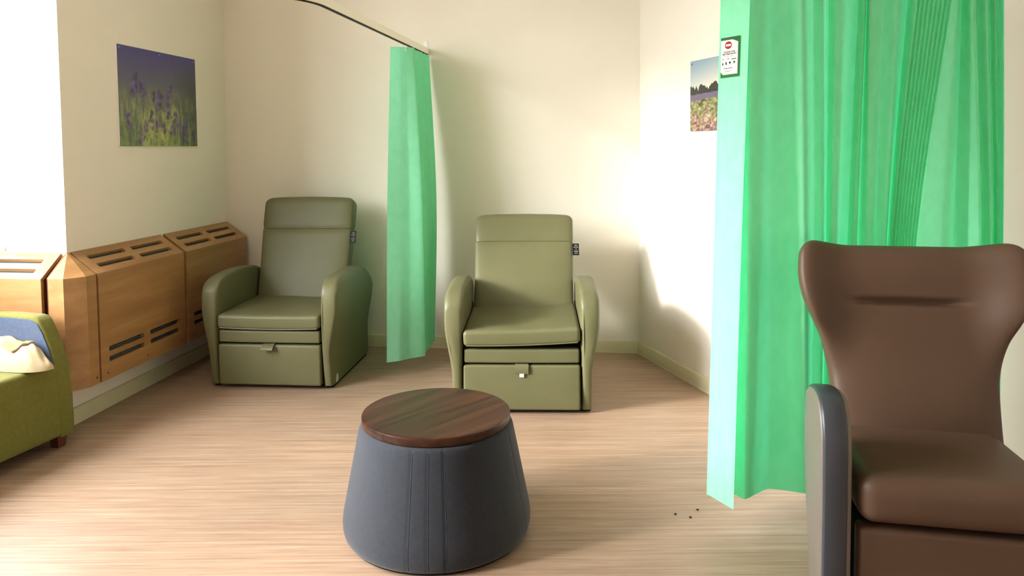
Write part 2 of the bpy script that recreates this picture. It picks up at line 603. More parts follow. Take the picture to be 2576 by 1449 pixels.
# windows: frame, casement and pane
def window(name, axis, hole, t_in, t_out, mullions):
    root = structure(link(name, None, None, None, W(*( ((hole[0] + hole[1]) / 2, (t_in + t_out) / 2) if axis == 'u' else ((t_in + t_out) / 2, (hole[0] + hole[1]) / 2) ), hole[2]), (0, 0, 0)))
    base = root.location.copy()

    def P(a, t, z):
        return (W(a, t, z) if axis == 'u' else W(t, a, z)) - base

    def bar(bm, a0, a1, z0, z1, ta, tb):
        prism(bm, [(a0, z0), (a1, z0), (a1, z1), (a0, z1)], lambda q: P(q[0], ta, q[1]), lambda q: P(q[0], tb, q[1]))
    a0, a1, z0, z1 = hole
    bm = bmesh.new()
    w = 0.05
    g = 0.002
    bar(bm, a0 + g, a0 + w, z0 + g, z1 - g, t_in, t_out); bar(bm, a1 - w, a1 - g, z0 + g, z1 - g, t_in, t_out)
    bar(bm, a0 + w, a1 - w, z0 + g, z0 + w, t_in, t_out); bar(bm, a0 + w, a1 - w, z1 - w, z1 - g, t_in, t_out)
    o = finish(bm, 'window_frame', M['window_paint'], root, smooth=False); o['kind'] = 'structure'
    xs = [a0 + w] + mullions + [a1 - w]
    tm = (t_in + t_out) / 2
    th = (t_out - t_in) * 0.28
    for i in range(len(xs) - 1):
        bm = bmesh.new()
        s = 0.045
        x0, x1, y0, y1 = xs[i] + 0.004, xs[i + 1] - 0.004, z0 + w + 0.004, z1 - w - 0.004
        bar(bm, x0, x0 + s, y0, y1, tm - th, tm + th); bar(bm, x1 - s, x1, y0, y1, tm - th, tm + th)
        bar(bm, x0 + s, x1 - s, y0, y0 + s, tm - th, tm + th); bar(bm, x0 + s, x1 - s, y1 - s, y1, tm - th, tm + th)
        c = finish(bm, 'casement', M['window_paint'], root, smooth=False)
        bm = bmesh.new()
        bar(bm, x0 + s - 0.004, x1 - s + 0.004, y0 + s - 0.004, y1 - s + 0.004, tm - 0.002, tm + 0.002)
        finish(bm, 'pane', M['glass'], c, smooth=False)
        bm = bmesh.new()
        hx = x1 - s / 2
        bar(bm, hx - 0.011, hx + 0.011, y0 + 0.16, y0 + 0.26, tm + th, tm + th + math.copysign(0.014, th))
        bar(bm, hx - 0.008, hx + 0.008, y0 + 0.10, y0 + 0.20, tm + th + math.copysign(0.014, th), tm + th + math.copysign(0.028, th))
        finish(bm, 'window_handle', M['white'], c, smooth=False)
    return root


window('window_1', 'u', W1, BAYV0 - 0.13, BAYV0 - 0.06, [])
window('window_2', 'v', W2, BAYU - 0.13, BAYU - 0.06, [W2[0] + (W2[1] - W2[0]) / 3, W2[0] + 2 * (W2[1] - W2[0]) / 3])
for nm, a, b in (('trim_1', (W1[0] - 0.04, BAYV0 - 0.06, W1[2] - 0.022), (W1[1] + 0.0, BAYV0 + 0.012, W1[2] - 0.001)),
                 ('trim_2', (BAYU - 0.06, W2[0] - 0.03, W2[2] - 0.022), (BAYU + 0.05, W2[1] + 0.03, W2[2] - 0.001))):
    poly_wall(nm, a, b, M['window_paint'])


# ================================================================== radiator covers
ZT, ZF, ZB, OFF = 0.898, 0.788, 0.218, 0.15
SL = math.hypot(OFF, ZT - ZF)


def radiator_cover(label, origin, rotz, L=0.80):
    """local x = out from the wall, local y = along the wall, z up"""
    root = thing('radiator_cover', label, 'radiator cover', origin, rotz, 'wooden radiator covers along the left wall')
    th = 0.018
    sx, sz = OFF / SL, (ZF - ZT) / SL          # down the slope
    nx, nz = -sz, sx                           # slope normal
    cols = ((0.065, 0.37), (0.43, 0.735))
    holes_t = [slot_loop(a, b, y0, y0 + 0.030) for a, b in cols for y0 in (0.047, 0.115)]
    bm = bmesh.new()
    holed_panel(bm, [(0, 0), (L, 0), (L, SL), (0, SL)], holes_t,
                lambda x, y, d: Vector((sx * y - nx * d, x, ZT + sz * y - nz * d)), th)
    finish(bm, 'top_panel', M['wood_cover'], root, angle=30)
    bm = bmesh.new()
    holes_f = [slot_loop(a, b, z0, z0 + 0.028) for a, b in cols for z0 in (0.308, 0.362)]
    holed_panel(bm, [(0, ZB), (L, ZB), (L, ZF), (0, ZF)], holes_f, lambda x, y, d: Vector((OFF - d, x, y)), th)
    finish(bm, 'front_panel', M['wood_cover'], root, angle=30)
    for y in (0.0, L - th):
        bm = bmesh.new()
        pr = [(0.004, ZB), (OFF - th, ZB), (OFF - th, ZF - 0.016), (0.004, ZT - 0.03)]
        prism(bm, pr, lambda q: Vector((q[0], y + 0.001, q[1])), lambda q: Vector((q[0], y + th - 0.001, q[1])))
        finish(bm, 'end_panel', M['wood_dark'], root, smooth=False)

    def grille(f, x0, x1, y0, y1):
        bm = bmesh.new()
        prism(bm, [(x0, y0), (x1, y0), (x1, y1), (x0, y1)], lambda q: f(q[0], q[1], 0.034), lambda q: f(q[0], q[1], 0.038))
        n = 4
        for i in range(n):
            y = y0 + (y1 - y0) * (i + 0.5) / n
            prism(bm, [(x0, y - 0.0022), (x1, y - 0.0022), (x1, y + 0.0022), (x0, y + 0.0022)],
                  lambda q: f(q[0], q[1], 0.020), lambda q: f(q[0], q[1], 0.0345))
        finish(bm, 'grille', M['grille'], root, smooth=False)
    for a, b in cols:
        for y0 in (0.047, 0.115):
            grille(lambda x, y, d: Vector((sx * y - nx * d, x, ZT + sz * y - nz * d)), a - 0.008, b + 0.008, y0 - 0.006, y0 + 0.036)
        for z0 in (0.308, 0.362):
            grille(lambda x, y, d: Vector((OFF - d, x, y)), a - 0.008, b + 0.008, z0 - 0.006, z0 + 0.034)
    for y in (0.05, L - 0.05, L / 2):
        bm = bmesh.new()
        bmesh.ops.create_cone(bm, cap_ends=True, segments=14, radius1=0.006, radius2=0.005, depth=0.003,
                              matrix=Matrix.Translation((OFF + 0.0012, y, ZB + 0.035)) @ Matrix.Rotation(PI / 2, 4, 'Y'))
        finish(bm, 'screw', M['wood_dark'], root)
    return root


# left-wall covers: local x -> +u, local y -> -v
rz = math.atan2(EX.y, EX.x)
radiator_cover('oak radiator cover in the corner beside the recliner, partly hidden by its arm', W(0.002, 0.835, 0), rz)
radiator_cover('oak radiator cover fully in view below the lavender picture', W(0.002, 1.665, 0), rz)
# cover under the bay window: local x -> +v, local y -> +u
rz2 = math.atan2(EY.y, EY.x)
radiator_cover('brightly lit oak radiator cover below the bay window behind the green sofa', W(-0.82, BAYV0 + 0.014, 0), rz2)

# corner box between them
cb = thing('radiator_corner_cover', 'faceted oak corner box joining the radiator covers left of the lavender picture', 'radiator cover', W(0, 1.69, 0), rz)


def CB(u, v, z):
    return Vector((u, -(v - 1.69), z))


bm = bmesh.new()
top = [(0.002, 1.69 - 0.012, ZT), (0.15, 1.690 - 0.012, ZF), (0.15, 1.752, ZF), (0.090, 1.84, ZF), (0.006, 1.84, ZF), (0.006, 1.704, ZT)]
low = [(0.15, 1.678, ZB), (0.15, 1.752, ZB), (0.090, 1.84, ZB), (0.006, 1.84, ZB)]
apex = bm.verts.new(CB(0.010, 1.700, ZT))
T = [bm.verts.new(CB(*p)) for p in top]
Lw = [bm.verts.new(CB(*p)) for p in low]
bm.faces.new((apex, T[0], T[1], T[2])); bm.faces.new((apex, T[2], T[3])); bm.faces.new((apex, T[3], T[4], T[5]))
bm.faces.new((T[1], Lw[0], Lw[1], T[2])); bm.faces.new((T[2], Lw[1], Lw[2], T[3])); bm.faces.new((T[3], Lw[2], Lw[3], T[4]))
bi = [bm.verts.new(CB(0.006, 1.706, ZB)), bm.verts.new(CB(0.004, 1.678, ZB))]
bm.faces.new((Lw[0], Lw[1], Lw[2], Lw[3], bi[0], bi[1]))
bm.faces.new((T[0], T[1], Lw[0], bi[1])); bm.faces.new((T[4], T[5], bi[0], Lw[3])); bm.faces.new((T[5], apex, T[0], bi[1], bi[0]))
finish(bm, 'corner_panel', M['wood_cover'], cb, smooth=False)
for pts in ([(0.004, 1.668), (0.142, 1.668), (0.142, 1.678), (0.004, 1.678)],):
    bm = bmesh.new()
    a = [CB(0.004, 1.668, ZB), CB(0.142, 1.668, ZB), CB(0.142, 1.668, ZF), CB(0.004, 1.668, ZT - 0.012)]
    b = [CB(0.004, 1.6775, ZB), CB(0.142, 1.6775, ZB), CB(0.142, 1.6775, ZF), CB(0.004, 1.6775, ZT - 0.012)]
    A = [bm.verts.new(p) for p in a]; B = [bm.verts.new(p) for p in b]
    bm.faces.new(A); bm.faces.new(B)
    for i in range(4):
        bm.faces.new((A[i], A[(i + 1) % 4], B[(i + 1) % 4], B[i]))
    finish(bm, 'edging_strip', M['wood_dark'], cb, smooth=False)
bm = bmesh.new()
a = [CB(-0.006, 1.706, ZB), CB(-0.006, 1.832, ZB), CB(-0.006, 1.832, ZF), CB(-0.006, 1.706, ZT - 0.012)]
b = [CB(0.0055, 1.706, ZB), CB(0.0055, 1.832, ZB), CB(0.0055, 1.832, ZF), CB(0.0055, 1.706, ZT - 0.012)]
A = [bm.verts.new(p) for p in a]; B = [bm.verts.new(p) for p in b]
bm.faces.new(A); bm.faces.new(B)
for i in range(4):
    bm.faces.new((A[i], A[(i + 1) % 4], B[(i + 1) % 4], B[i]))
finish(bm, 'edging_strip', M['wood_dark'], cb, smooth=False)
bm = bmesh.new()
bmesh.ops.create_cone(bm, cap_ends=True, segments=14, radius1=0.006, radius2=0.005, depth=0.003,
                      matrix=Matrix.Translation(CB(0.1512, 1.70, ZB + 0.035)) @ Matrix.Rotation(PI / 2, 4, 'Y'))
finish(bm, 'screw', M['wood_dark'], cb)


# ================================================================== green recliners
def superloop(hw, th, n=40, p=4.0, cx=0.0, cy=0.0, z=0.0):
    out = []
    for i in range(n):
        a = 2 * PI * i / n
        c, s = math.cos(a), math.sin(a)
        out.append(Vector((cx + hw * math.copysign(abs(c) ** (2 / p), c), cy + th * math.copysign(abs(s) ** (2 / p), s), z)))
    return out


def recliner(label, loc, rotz, recline, seat_tilt, white_tag, sticker, head, seat_up):
    root = thing('recliner', label, 'recliner', loc, rotz, 'olive green recliners by the back wall')
    V = M['vinyl_green']
    IX = 0.316

    # arms: cross-sections in x-z swept front to back
    def arm(side):
        bm = bmesh.new()
        ys = [0.0, 0.004, 0.012, 0.024, 0.045, 0.08, 0.13, 0.2, 0.28, 0.36, 0.44, 0.52, 0.58, 0.64, 0.69, 0.735, 0.765, 0.785, 0.797, 0.80]
        loops = []
        for y in ys:
            e_ = 0.0
            if y < 0.045:
                q = 1 - y / 0.045
                e_ = 0.016 * (1 - math.sqrt(max(0, 1 - q * q)))
            if y > 0.765:
                q = (y - 0.765) / 0.035
                e_ = 0.016 * (1 - math.sqrt(max(0, 1 - q * q)))
            T = smooth_interp(y, [0, 0.02, 0.05, 0.10, 0.18, 0.30, 0.45, 0.58, 0.68, 0.74, 0.80],
                              [0.585, 0.618, 0.642, 0.656, 0.665, 0.670, 0.666, 0.648, 0.610, 0.568, 0.50]) - e_ * 0.5
            xi = IX + 0.002 + e_
            r1, r2 = 0.022, 0.034
            pts = []

            def xo(z):
                return 0.376 + 0.040 * sstep(0.20, 0.50, z) - e_

            def xin(z):
                return xi - 0.004 * sstep(0.2, 0.5, z)
            zs = np.linspace(0.02, T - r1, 12)
            for z in zs:
                pts.append((xin(z), z))
            for i in range(1, 7):
                a = PI / 2 * i / 6
                pts.append((xin(T) + r1 * (1 - math.cos(a)), T - r1 + r1 * math.sin(a)))
            for i in range(0, 7):
                a = PI / 2 * i / 6
                pts.append((xo(T) - r2 + r2 * math.sin(a), T - r2 + r2 * math.cos(a)))
            for z in np.linspace(T - r2, 0.02, 14)[1:]:
                pts.append((xo(z), z))
            lp = []
            for (x, z) in pts:
                fy = y - 0.022 * math.sin(PI * min(1, max(0, (z - 0.02) / 0.62))) * (1 - sstep(0, 0.3, y)) + 0.012 * (1 - sstep(0, 0.2, y)) * (1 - sstep(0.02, 0.3, z))
                lp.append(Vector((side * x, fy, z)))
            loops.append(lp)
        sweep(bm, loops)
        a_ = finish(bm, 'arm', V, root, angle=50)
        bm = bmesh.new()
        box(bm, (side * 0.347 - 0.022, 0.05, 0.0), (side * 0.347 + 0.022, 0.75, 0.021), 0.003)
        finish(bm, 'glide', M['black'], a_, smooth=False)
        return a_
    al = arm(-1)
    ar = arm(1)
    # carcass that closes the underside
    bm = bmesh.new()
    box(bm, (-IX + 0.004, 0.055, 0.015), (IX - 0.004, 0.74, 0.350), 0.006)
    finish(bm, 'carcass', M['dark_cloth'], root)
    bm = bmesh.new()
    box(bm, (-IX + 0.004, 0.742, 0.03), (IX - 0.004, 0.77, 0.46), 0.008)
    finish(bm, 'rear_panel', V, root)
    # front panel
    bm = bmesh.new()
    pad(bm, (IX - 0.004, 0.026, 0.122), 0.012, (10, 2, 6), lambda p, h: (p.x, p.y - 0.005 * (1 - (p.x / h[0]) ** 2) * (1 - (p.z / h[2]) ** 2) * (p.y < 0), p.z), (0, 0.012, 0.145))
    fp = finish(bm, 'front_panel', V, root, angle=50)
    # pull tab: a folded loop over the top edge
    bm = bmesh.new()
    prof = [(0.03, 0.2685), (0.0, 0.2695), (-0.016, 0.2685), (-0.030, 0.264), (-0.044, 0.255), (-0.054, 0.243)]
    if white_tag:
        prof = [(0.03, 0.2685), (0.0, 0.2695), (-0.016, 0.268), (-0.023, 0.260), (-0.026, 0.240), (-0.025, 0.224)]
    lo = []
    tw = 0.036
    for (y, z) in prof:
        lo.append([Vector((-tw, y, z)), Vector((tw, y, z)), Vector((tw, y - 0.001, z + 0.004)), Vector((-tw, y - 0.001, z + 0.004))])
    sweep(bm, lo)
    pt = finish(bm, 'pull_tab', V, root, angle=60)
    if white_tag:
        bm = bmesh.new()
        box(bm, (-0.012, -0.0258, 0.207), (0.012, -0.0248, 0.226))
        w_ = finish(bm, 'care_tag', M['white_label'], pt, smooth=False); w_['label'] = 'small white tag'
    # middle rail
    bm = bmesh.new()
    pad(bm, (IX - 0.008, 0.03, 0.037), 0.011, (10, 2, 3), lambda p, h: (p.x, p.y - 0.004 * (1 - (p.x / h[0]) ** 2) * (p.y < 0), p.z), (0, 0.022, 0.314))
    finish(bm, 'leg_rest', V, root, angle=50)
    # seat cushion
    hs = (IX - 0.004, 0.30, 0.042)

    def seat_shape(p, h):
        cx_ = 1 - (p.x / h[0]) ** 2
        z = p.z
        if z > 0:
            z += 0.004 * cx_ - 0.014 * math.exp(-((p.x - 0.03) / 0.17) ** 2) * (1 - abs(p.y / h[1]) ** 3)
            z += 0.003 * math.sin(17 * p.x + 9 * p.y) * sstep(-0.30, -0.1, p.y) * cx_
        z -= 0.020 * math.exp(-((p.y + h[1]) / 0.05) ** 2) * cx_ * 0.35
        return (p.x, p.y, z)
    bm = bmesh.new()
    pad(bm, hs, 0.022, (16, 16, 2), seat_shape)
    seat = finish(bm, 'seat_cushion', V, root, (0, 0.275, 0.410 + seat_up), (math.radians(1.0), seat_tilt, 0), angle=60)
    bm = bmesh.new()
    xs = np.linspace(-hs[0] + 0.016, hs[0] - 0.016, 22)
    tube(bm, [(x, -hs[1] + 0.003, -0.036 - 0.007 * (1 - (x / hs[0]) ** 2)) for x in xs], 0.0035, 6)
    finish(bm, 'piping', V, seat)
    # backrest, hinged behind the seat
    SM = 0.498          # the seam under the headrest

    def wdt(z):
        return 0.303 + 0.008 * sstep(0.2, 0.6, z)
    bm = bmesh.new()
    loops = []
    zs = list(np.linspace(-0.06, SM - 0.005, 14)) + [SM - 0.0015]
    for i, z in enumerate(zs):
        th = 0.055 if i < len(zs) - 1 else 0.051
        w = wdt(z) - (0.004 if i == len(zs) - 1 else 0)
        lp = superloop(w, th, 48, 7.0, 0, 0.055, z)
        for p in lp:
            if p.y < 0.055:
                u_ = p.x / w
                p.y -= 0.010 * (1 - u_ * u_) * math.sin(PI * min(1, max(0, (z + 0.06) / 0.56)))
                p.y += 0.004 * math.exp(-((p.x - 0.08) / 0.02) ** 2) * math.exp(-((z - 0.1) / 0.06) ** 2)
        loops.append(lp)
    sweep(bm, loops)
    back = finish(bm, 'backrest', V, root, (0, 0.505, 0.415), (-recline, 0, 0), angle=50)
    bm = bmesh.new()
    loops = []
    zt = [SM, SM + 0.003, SM + 0.012, SM + 0.03, SM + 0.06, SM + 0.09, SM + head + 0.05]
    for z in zt:
        k = sstep(SM - 0.005, SM + 0.03, z)
        loops.append((wdt(z) - 0.004 * (1 - k), 0.051 + 0.009 * k, z, 0.0))
    for i in range(1, 9):
        a = PI / 2 * i / 8
        z = SM + head + 0.05 + 0.05 * math.sin(a)
        loops.append((wdt(z) - 0.05 * (1 - math.cos(a)) ** 1.0, 0.060 - 0.05 * (1 - math.cos(a)), z, 0))
    ls = []
    for (w, th, z, _) in loops:
        lp = superloop(w, th, 48, 7.0, 0, 0.055, z)
        if z > SM + head + 0.05:
            for p in lp:
                p.z += 0.010 * (1 - (p.x / 0.31) ** 2)
        ls.append(lp)
    sweep(bm, ls)
    finish(bm, 'headrest', V, back, angle=60)
    # black tag sewn into the right seam
    bm = bmesh.new()
    sgx = wdt(0.45)
    box(bm, (sgx - 0.004, 0.004, 0.400), (sgx + 0.036, 0.0052, 0.480))
    tg = finish(bm, 'instruction_tag', M['black'], back, smooth=False); tg['label'] = 'black tag with white words'
    rot = (PI / 2, 0, 0)
    lines = ('PRESS', 'BUTTON', 'TO', 'RECLINE', 'BACK')
    bpy.context.view_layer.update()
    # the words are one lettering mesh on the tag
    bmw = bmesh.new()
    for i, s in enumerate(lines):
        t = text_mesh('word', s, 0.0118, None, None, (0, 0, 0), (0, 0, 0), bold=0.0)
        me = t.data.copy() if False else t.data
        tmp = bmesh.new(); tmp.from_mesh(me)
        for v in tmp.verts:
            v.co = Vector((sgx + 0.0175 + v.co.x * 0.56, 0.0037, 0.467 - i * 0.0135 + v.co.y * 0.95))
        mm = bpy.data.meshes.new('w'); tmp.to_mesh(mm); tmp.free()
        bmw.from_mesh(mm)
        bpy.data.objects.remove(t)
    finish(bmw, 'lettering', M['white_ink'], tg, smooth=False, normals=False)
    if sticker:
        bm = bmesh.new()
        pts = [(0.06, 0.022), (0.105, 0.022)] + [(0.0825 + 0.0225 * math.cos(a), 0.050 + 0.022 * math.sin(a)) for a in np.linspace(0, PI, 12)]
        prism(bm, pts, lambda q: Vector((0.3758, q[0] + 0.01, q[1])), lambda q: Vector((0.3772, q[0] + 0.01, q[1])))
        s_ = finish(bm, 'sticker', M['grey_label'], ar, smooth=False); s_['label'] = 'pale rounded sticker'
    return root


recliner('olive green recliner beside the wooden radiator covers, backrest upright',
         (-1.444, 4.468, 0), math.radians(-5.0), math.radians(17.5), math.radians(0.0), False, True, 0.118, 0.0)
recliner('olive green recliner right of the narrow curtain, with a white tag on its pull tab',
         (0.046, 4.010, 0), math.radians(-2.0), math.radians(32), math.radians(-2.0), True, False, 0.097, 0.016)


# ================================================================== ottoman table
ot = thing('ottoman_table', 'tapered slate fabric ottoman table with round walnut top in the foreground', 'ottoman', (-0.287, 2.79, 0))
bm = bmesh.new()
lathe(bm, [(0.315, 0.0), (0.325, 0.003), (0.328, 0.016), (0.325, 0.02)], 96)
o = finish(bm, 'base', M['black'], ot, angle=40)
prof = [(0.318, 0.010), (0.334, 0.014), (0.342, 0.024), (0.347, 0.045), (0.348, 0.070), (0.345, 0.095)]
for i in range(1, 13):
    t = i / 12
    prof.append((0.345 + (0.287 - 0.345) * t, 0.095 + (0.390 - 0.095) * t))
prof += [(0.284, 0.401), (0.280, 0.409), (0.272, 0.414), (0.256, 0.416)]
seams = [math.radians(a) for a in (-101.6, -90.4, -79.9, -20, 70, 160)]


def wob(a, z):
    d = min(abs((a - s + PI) % (2 * PI) - PI) for s in seams)
    return -0.0022 * math.exp(-(d / 0.010) ** 2)


bm = bmesh.new()
lathe(bm, prof, 360, wob)
body = finish(bm, 'body', M['fabric_slate'], ot, angle=60)
for s in seams[:3]:
    bm = bmesh.new()
    pts = []
    for (r, z) in prof[2:-3]:
        pts.append(((r - 0.0008) * math.cos(s + 0.011), (r - 0.0008) * math.sin(s + 0.011), z))
    tube(bm, pts, 0.0013, 6)
    finish(bm, 'seam', M['fabric_slate'], body)
bm = bmesh.new()
lathe(bm, [(0.262, 0.415), (0.271, 0.417), (0.2735, 0.420), (0.275, 0.443), (0.2735, 0.4475), (0.270, 0.449), (0.258, 0.4493)], 128)
finish(bm, 'table_top', M['wood_table'], ot, None, (0, 0, math.radians(48)), angle=40)


# ================================================================== brown wingback armchair
BC = Vector((1.248, 2.065, 0)); BROT = -math.atan2(0.2, 0.98)
wc = thing('wingback_armchair', 'brown vinyl wingback armchair with slate armrest edges at the right', 'armchair', BC, BROT)
VB = M['vinyl_brown']
SHW = 0.268
bm = bmesh.new()


def seatb(p, h):
    z = p.z
    if z > 0:
        z += 0.012 * (1 - (p.x / h[0]) ** 2) * (1 - (p.y / h[1]) ** 2)
    y = p.y - 0.010 * (1 - (p.z / h[2]) ** 2) * (1 - abs(p.x / h[0]) ** 3) * (p.y < 0)
    return (p.x, y, z)


pad(bm, (SHW, 0.27, 0.070), 0.045, (14, 12, 4), seatb)
finish(bm, 'seat_cushion', VB, wc, (0, 0.262, 0.410), (math.radians(-1.5), 0, 0), angle=60)
bm = bmesh.new()
pad(bm, (SHW - 0.003, 0.035, 0.135), 0.016, (10, 2, 5), None, (0, 0.045, 0.195))
finish(bm, 'front_panel', VB, wc, angle=50)
bm = bmesh.new()
box(bm, (-SHW + 0.006, 0.085, 0.05), (SHW - 0.006, 0.56, 0.33), 0.01)
finish(bm, 'base', M['dark_cloth'], wc)


def wing_back():
    bm = bmesh.new()
    L0, L1 = -0.08, 0.665
    zs = list(np.linspace(L0, 0.61, 120))
    loops = []

    def hw(z):
        return smooth_interp(z, [-0.08, 0.10, 0.22, 0.32, 0.39, 0.45, 0.52, 0.58, 0.64, 0.67],
                             [0.258, 0.262, 0.272, 0.296, 0.332, 0.358, 0.371, 0.370, 0.362, 0.355])
    ends = [(0.61 + 0.055 * math.sin(PI / 2 * i / 8), 1 - math.cos(PI / 2 * i / 8)) for i in range(1, 9)]
    allz = [(z, 0.0) for z in zs] + ends
    for (z, k) in allz:
        w = hw(z) - 0.055 * k
        th = 0.058 - 0.048 * k
        wing = sstep(0.18, 0.42, z)
        lp = []
        for p in superloop(w, th, 72, 4.2, 0, 0.06, z):
            u_ = abs(p.x)
            fwd = 0.105 * wing * sstep(0.17, 0.38, u_) ** 1.0
            y = p.y - fwd
            if p.y < 0.06:   # front skin
                y -= 0.014 * (1 - (p.x / w) ** 2) * math.exp(-((z - 0.10) / 0.14) ** 2)
                y -= 0.020 * math.exp(-((z - 0.56) / 0.07) ** 2) * (1 - sstep(0.16, 0.32, u_))
                y += 0.030 * math.exp(-((z - 0.455) / 0.011) ** 2) * (1 - sstep(0.13, 0.20, u_))
            lp.append(Vector((p.x, y, z)))
        loops.append(lp)
    sweep(bm, loops)
    return bm


bk = finish(wing_back(), 'backrest', VB, wc, (0.022, 0.425, 0.455), (math.radians(-21), 0, 0), angle=60)
# piping line round the rear edge of the back is left in the seam of the mesh


def chair_arm(side):
    fr = [(0.0, 0.02), (-0.004, 0.2), (-0.002, 0.40), (0.002, 0.53), (0.012, 0.60), (0.034, 0.648), (0.070, 0.678), (0.12, 0.687), (0.17, 0.685), (0.225, 0.674)]
    rear = [(0.262, 0.652), (0.277, 0.61), (0.282, 0.54), (0.275, 0.45), (0.25, 0.34), (0.21, 0.24), (0.175, 0.15), (0.15, 0.02)]
    # densify
    pts = fr + rear
    P = []
    for i in range(len(pts) - 1):
        for t in (0, 0.5):
            P.append((pts[i][0] * (1 - t) + pts[i + 1][0] * t, pts[i][1] * (1 - t) + pts[i + 1][1] * t))
    P.append(pts[-1])
    n = len(P)
    xin, xout = SHW + 0.020, SHW + 0.106
    N = []
    for i in range(n):
        a = P[i - 1]; b = P[(i + 1) % n]
        tx, tz = b[0] - a[0], b[1] - a[1]
        l = math.hypot(tx, tz)
        N.append((-tz / l, tx / l))
    bm = bmesh.new()
    loops = []
    r = 0.012
    lay = [(xin + r * (1 - math.cos(a)), r * (1 - math.sin(a))) for a in np.linspace(0, PI / 2, 5)]
    lay += [(xout - r * (1 - math.cos(a)), r * (1 - math.sin(a))) for a in np.linspace(PI / 2, 0, 5)]
    for (x, ins) in lay:
        loops.append([Vector((side * x, P[i][0] - N[i][0] * ins, P[i][1] - N[i][1] * ins)) for i in range(n)])
    sweep(bm, loops)
    arm_ = finish(bm, 'arm', M['vinyl_taupe'], wc, angle=50)
    # slate band over the front and the top
    Q = []
    for i in range(len(fr) - 1):
        for t in (0, 0.5):
            Q.append((fr[i][0] * (1 - t) + fr[i + 1][0] * t, fr[i][1] * (1 - t) + fr[i + 1][1] * t))
    Q += [(0.225, 0.674), (0.245, 0.666)]
    bm = bmesh.new()
    lo = []
    for i in range(len(Q)):
        a = Q[max(0, i - 1)]; b = Q[min(len(Q) - 1, i + 1)]
        tx, tz = b[0] - a[0], b[1] - a[1]
        l = math.hypot(tx, tz)
        nx, nz = -tz / l, tx / l
        sec = []
        x0, x1 = xin + 0.012, xout - 0.006
        for k, (x, d) in enumerate(((x0, -0.003), (x0 + 0.002, 0.003), (x0 + 0.008, 0.006), ((x0 + x1) / 2, 0.0075), (x1 - 0.008, 0.006), (x1 - 0.002, 0.003), (x1, -0.003))):
            sec.append(Vector((side * x, Q[i][0] + nx * d, Q[i][1] + nz * d)))
        lo.append(sec)
    sweep(bm, lo)
    b_ = finish(bm, 'armrest_edge', M['vinyl_slate'], arm_, angle=60); b_['label'] = 'slate vinyl edging'


chair_arm(-1)
chair_arm(1)
for sx in (-1, 1):
    for y in (0.12, 0.52):
        bm = bmesh.new()
        bmesh.ops.create_cone(bm, cap_ends=True, segments=20, radius1=0.022, radius2=0.025, depth=0.056,
                              matrix=Matrix.Translation((sx * 0.2, y, 0.028)))
        finish(bm, 'foot', M['black'], wc, angle=50)


# ================================================================== green sofa at the left edge
SO = Vector((-2.136, 3.640, 0))
s_dir = Vector((-0.1007, -0.3931, 0)).normalized()      # towards the near end
srot = math.atan2(s_dir.y, s_dir.x)                     # local x = along the seat front, local y = to the right of it -> into the room
sf = thing('sofa', 'moss green fabric sofa with slate blue inside at the left edge', 'sofa', SO, srot)
# local x along the front towards the camera, local y points into the room (+), the sofa lies at y < 0
LS = 1.35
DS = 0.66
FZ = 0.06


def lean(z):
    return -0.010 * sstep(0.06, 0.42, z) - 0.115 * sstep(0.38, 0.66, z) ** 1.0


bm = bmesh.new()


def seat_body(p, h):
    return (p.x, p.y, p.z)


pad(bm, (LS / 2 - 0.003, (DS - 0.13) / 2, 0.178), 0.02, (14, 8, 6), lambda p, h: (p.x, p.y + (lean(p.z + 0.24) if p.y > 0 else 0), p.z), (LS / 2, -(DS - 0.13) / 2, 0.24))
finish(bm, 'seat_base', M['fabric_green'], sf, angle=60)


def sofa_arm(x0, x1, name='arm'):
    """slab with an outline in y-z: its front edge leans back above the seat"""
    zt = 0.635
    out = [(0.0, FZ), (0.001, 0.15), (-0.003, 0.30), (-0.012, 0.40), (-0.035, 0.48), (-0.070, 0.56), (-0.096, 0.61), (-0.112, zt - 0.006), (-0.14, zt), (-0.28, zt + 0.004), (-0.45, zt), (-DS, zt - 0.005), (-DS, 0.35), (-DS, FZ)]
    n = len(out)
    N = []
    for i in range(n):
        a = out[i - 1]; b = out[(i + 1) % n]
        tx, tz = b[0] - a[0], b[1] - a[1]
        l = math.hypot(tx, tz)
        N.append((tz / l, -tx / l))
    r = 0.014
    lay = [(x0 + r * (1 - math.cos(a)), r * (1 - math.sin(a))) for a in np.linspace(0, PI / 2, 5)]
    lay += [(x1 - r * (1 - math.cos(a)), r * (1 - math.sin(a))) for a in np.linspace(PI / 2, 0, 5)]
    bm = bmesh.new()
    sweep(bm, [[Vector((x, out[i][0] - N[i][0] * ins, out[i][1] - N[i][1] * ins)) for i in range(n)] for (x, ins) in lay])
    a_ = finish(bm, name, M['fabric_green'], sf, angle=50)
    return a_, out


a1, outl = sofa_arm(0.0, 0.085)
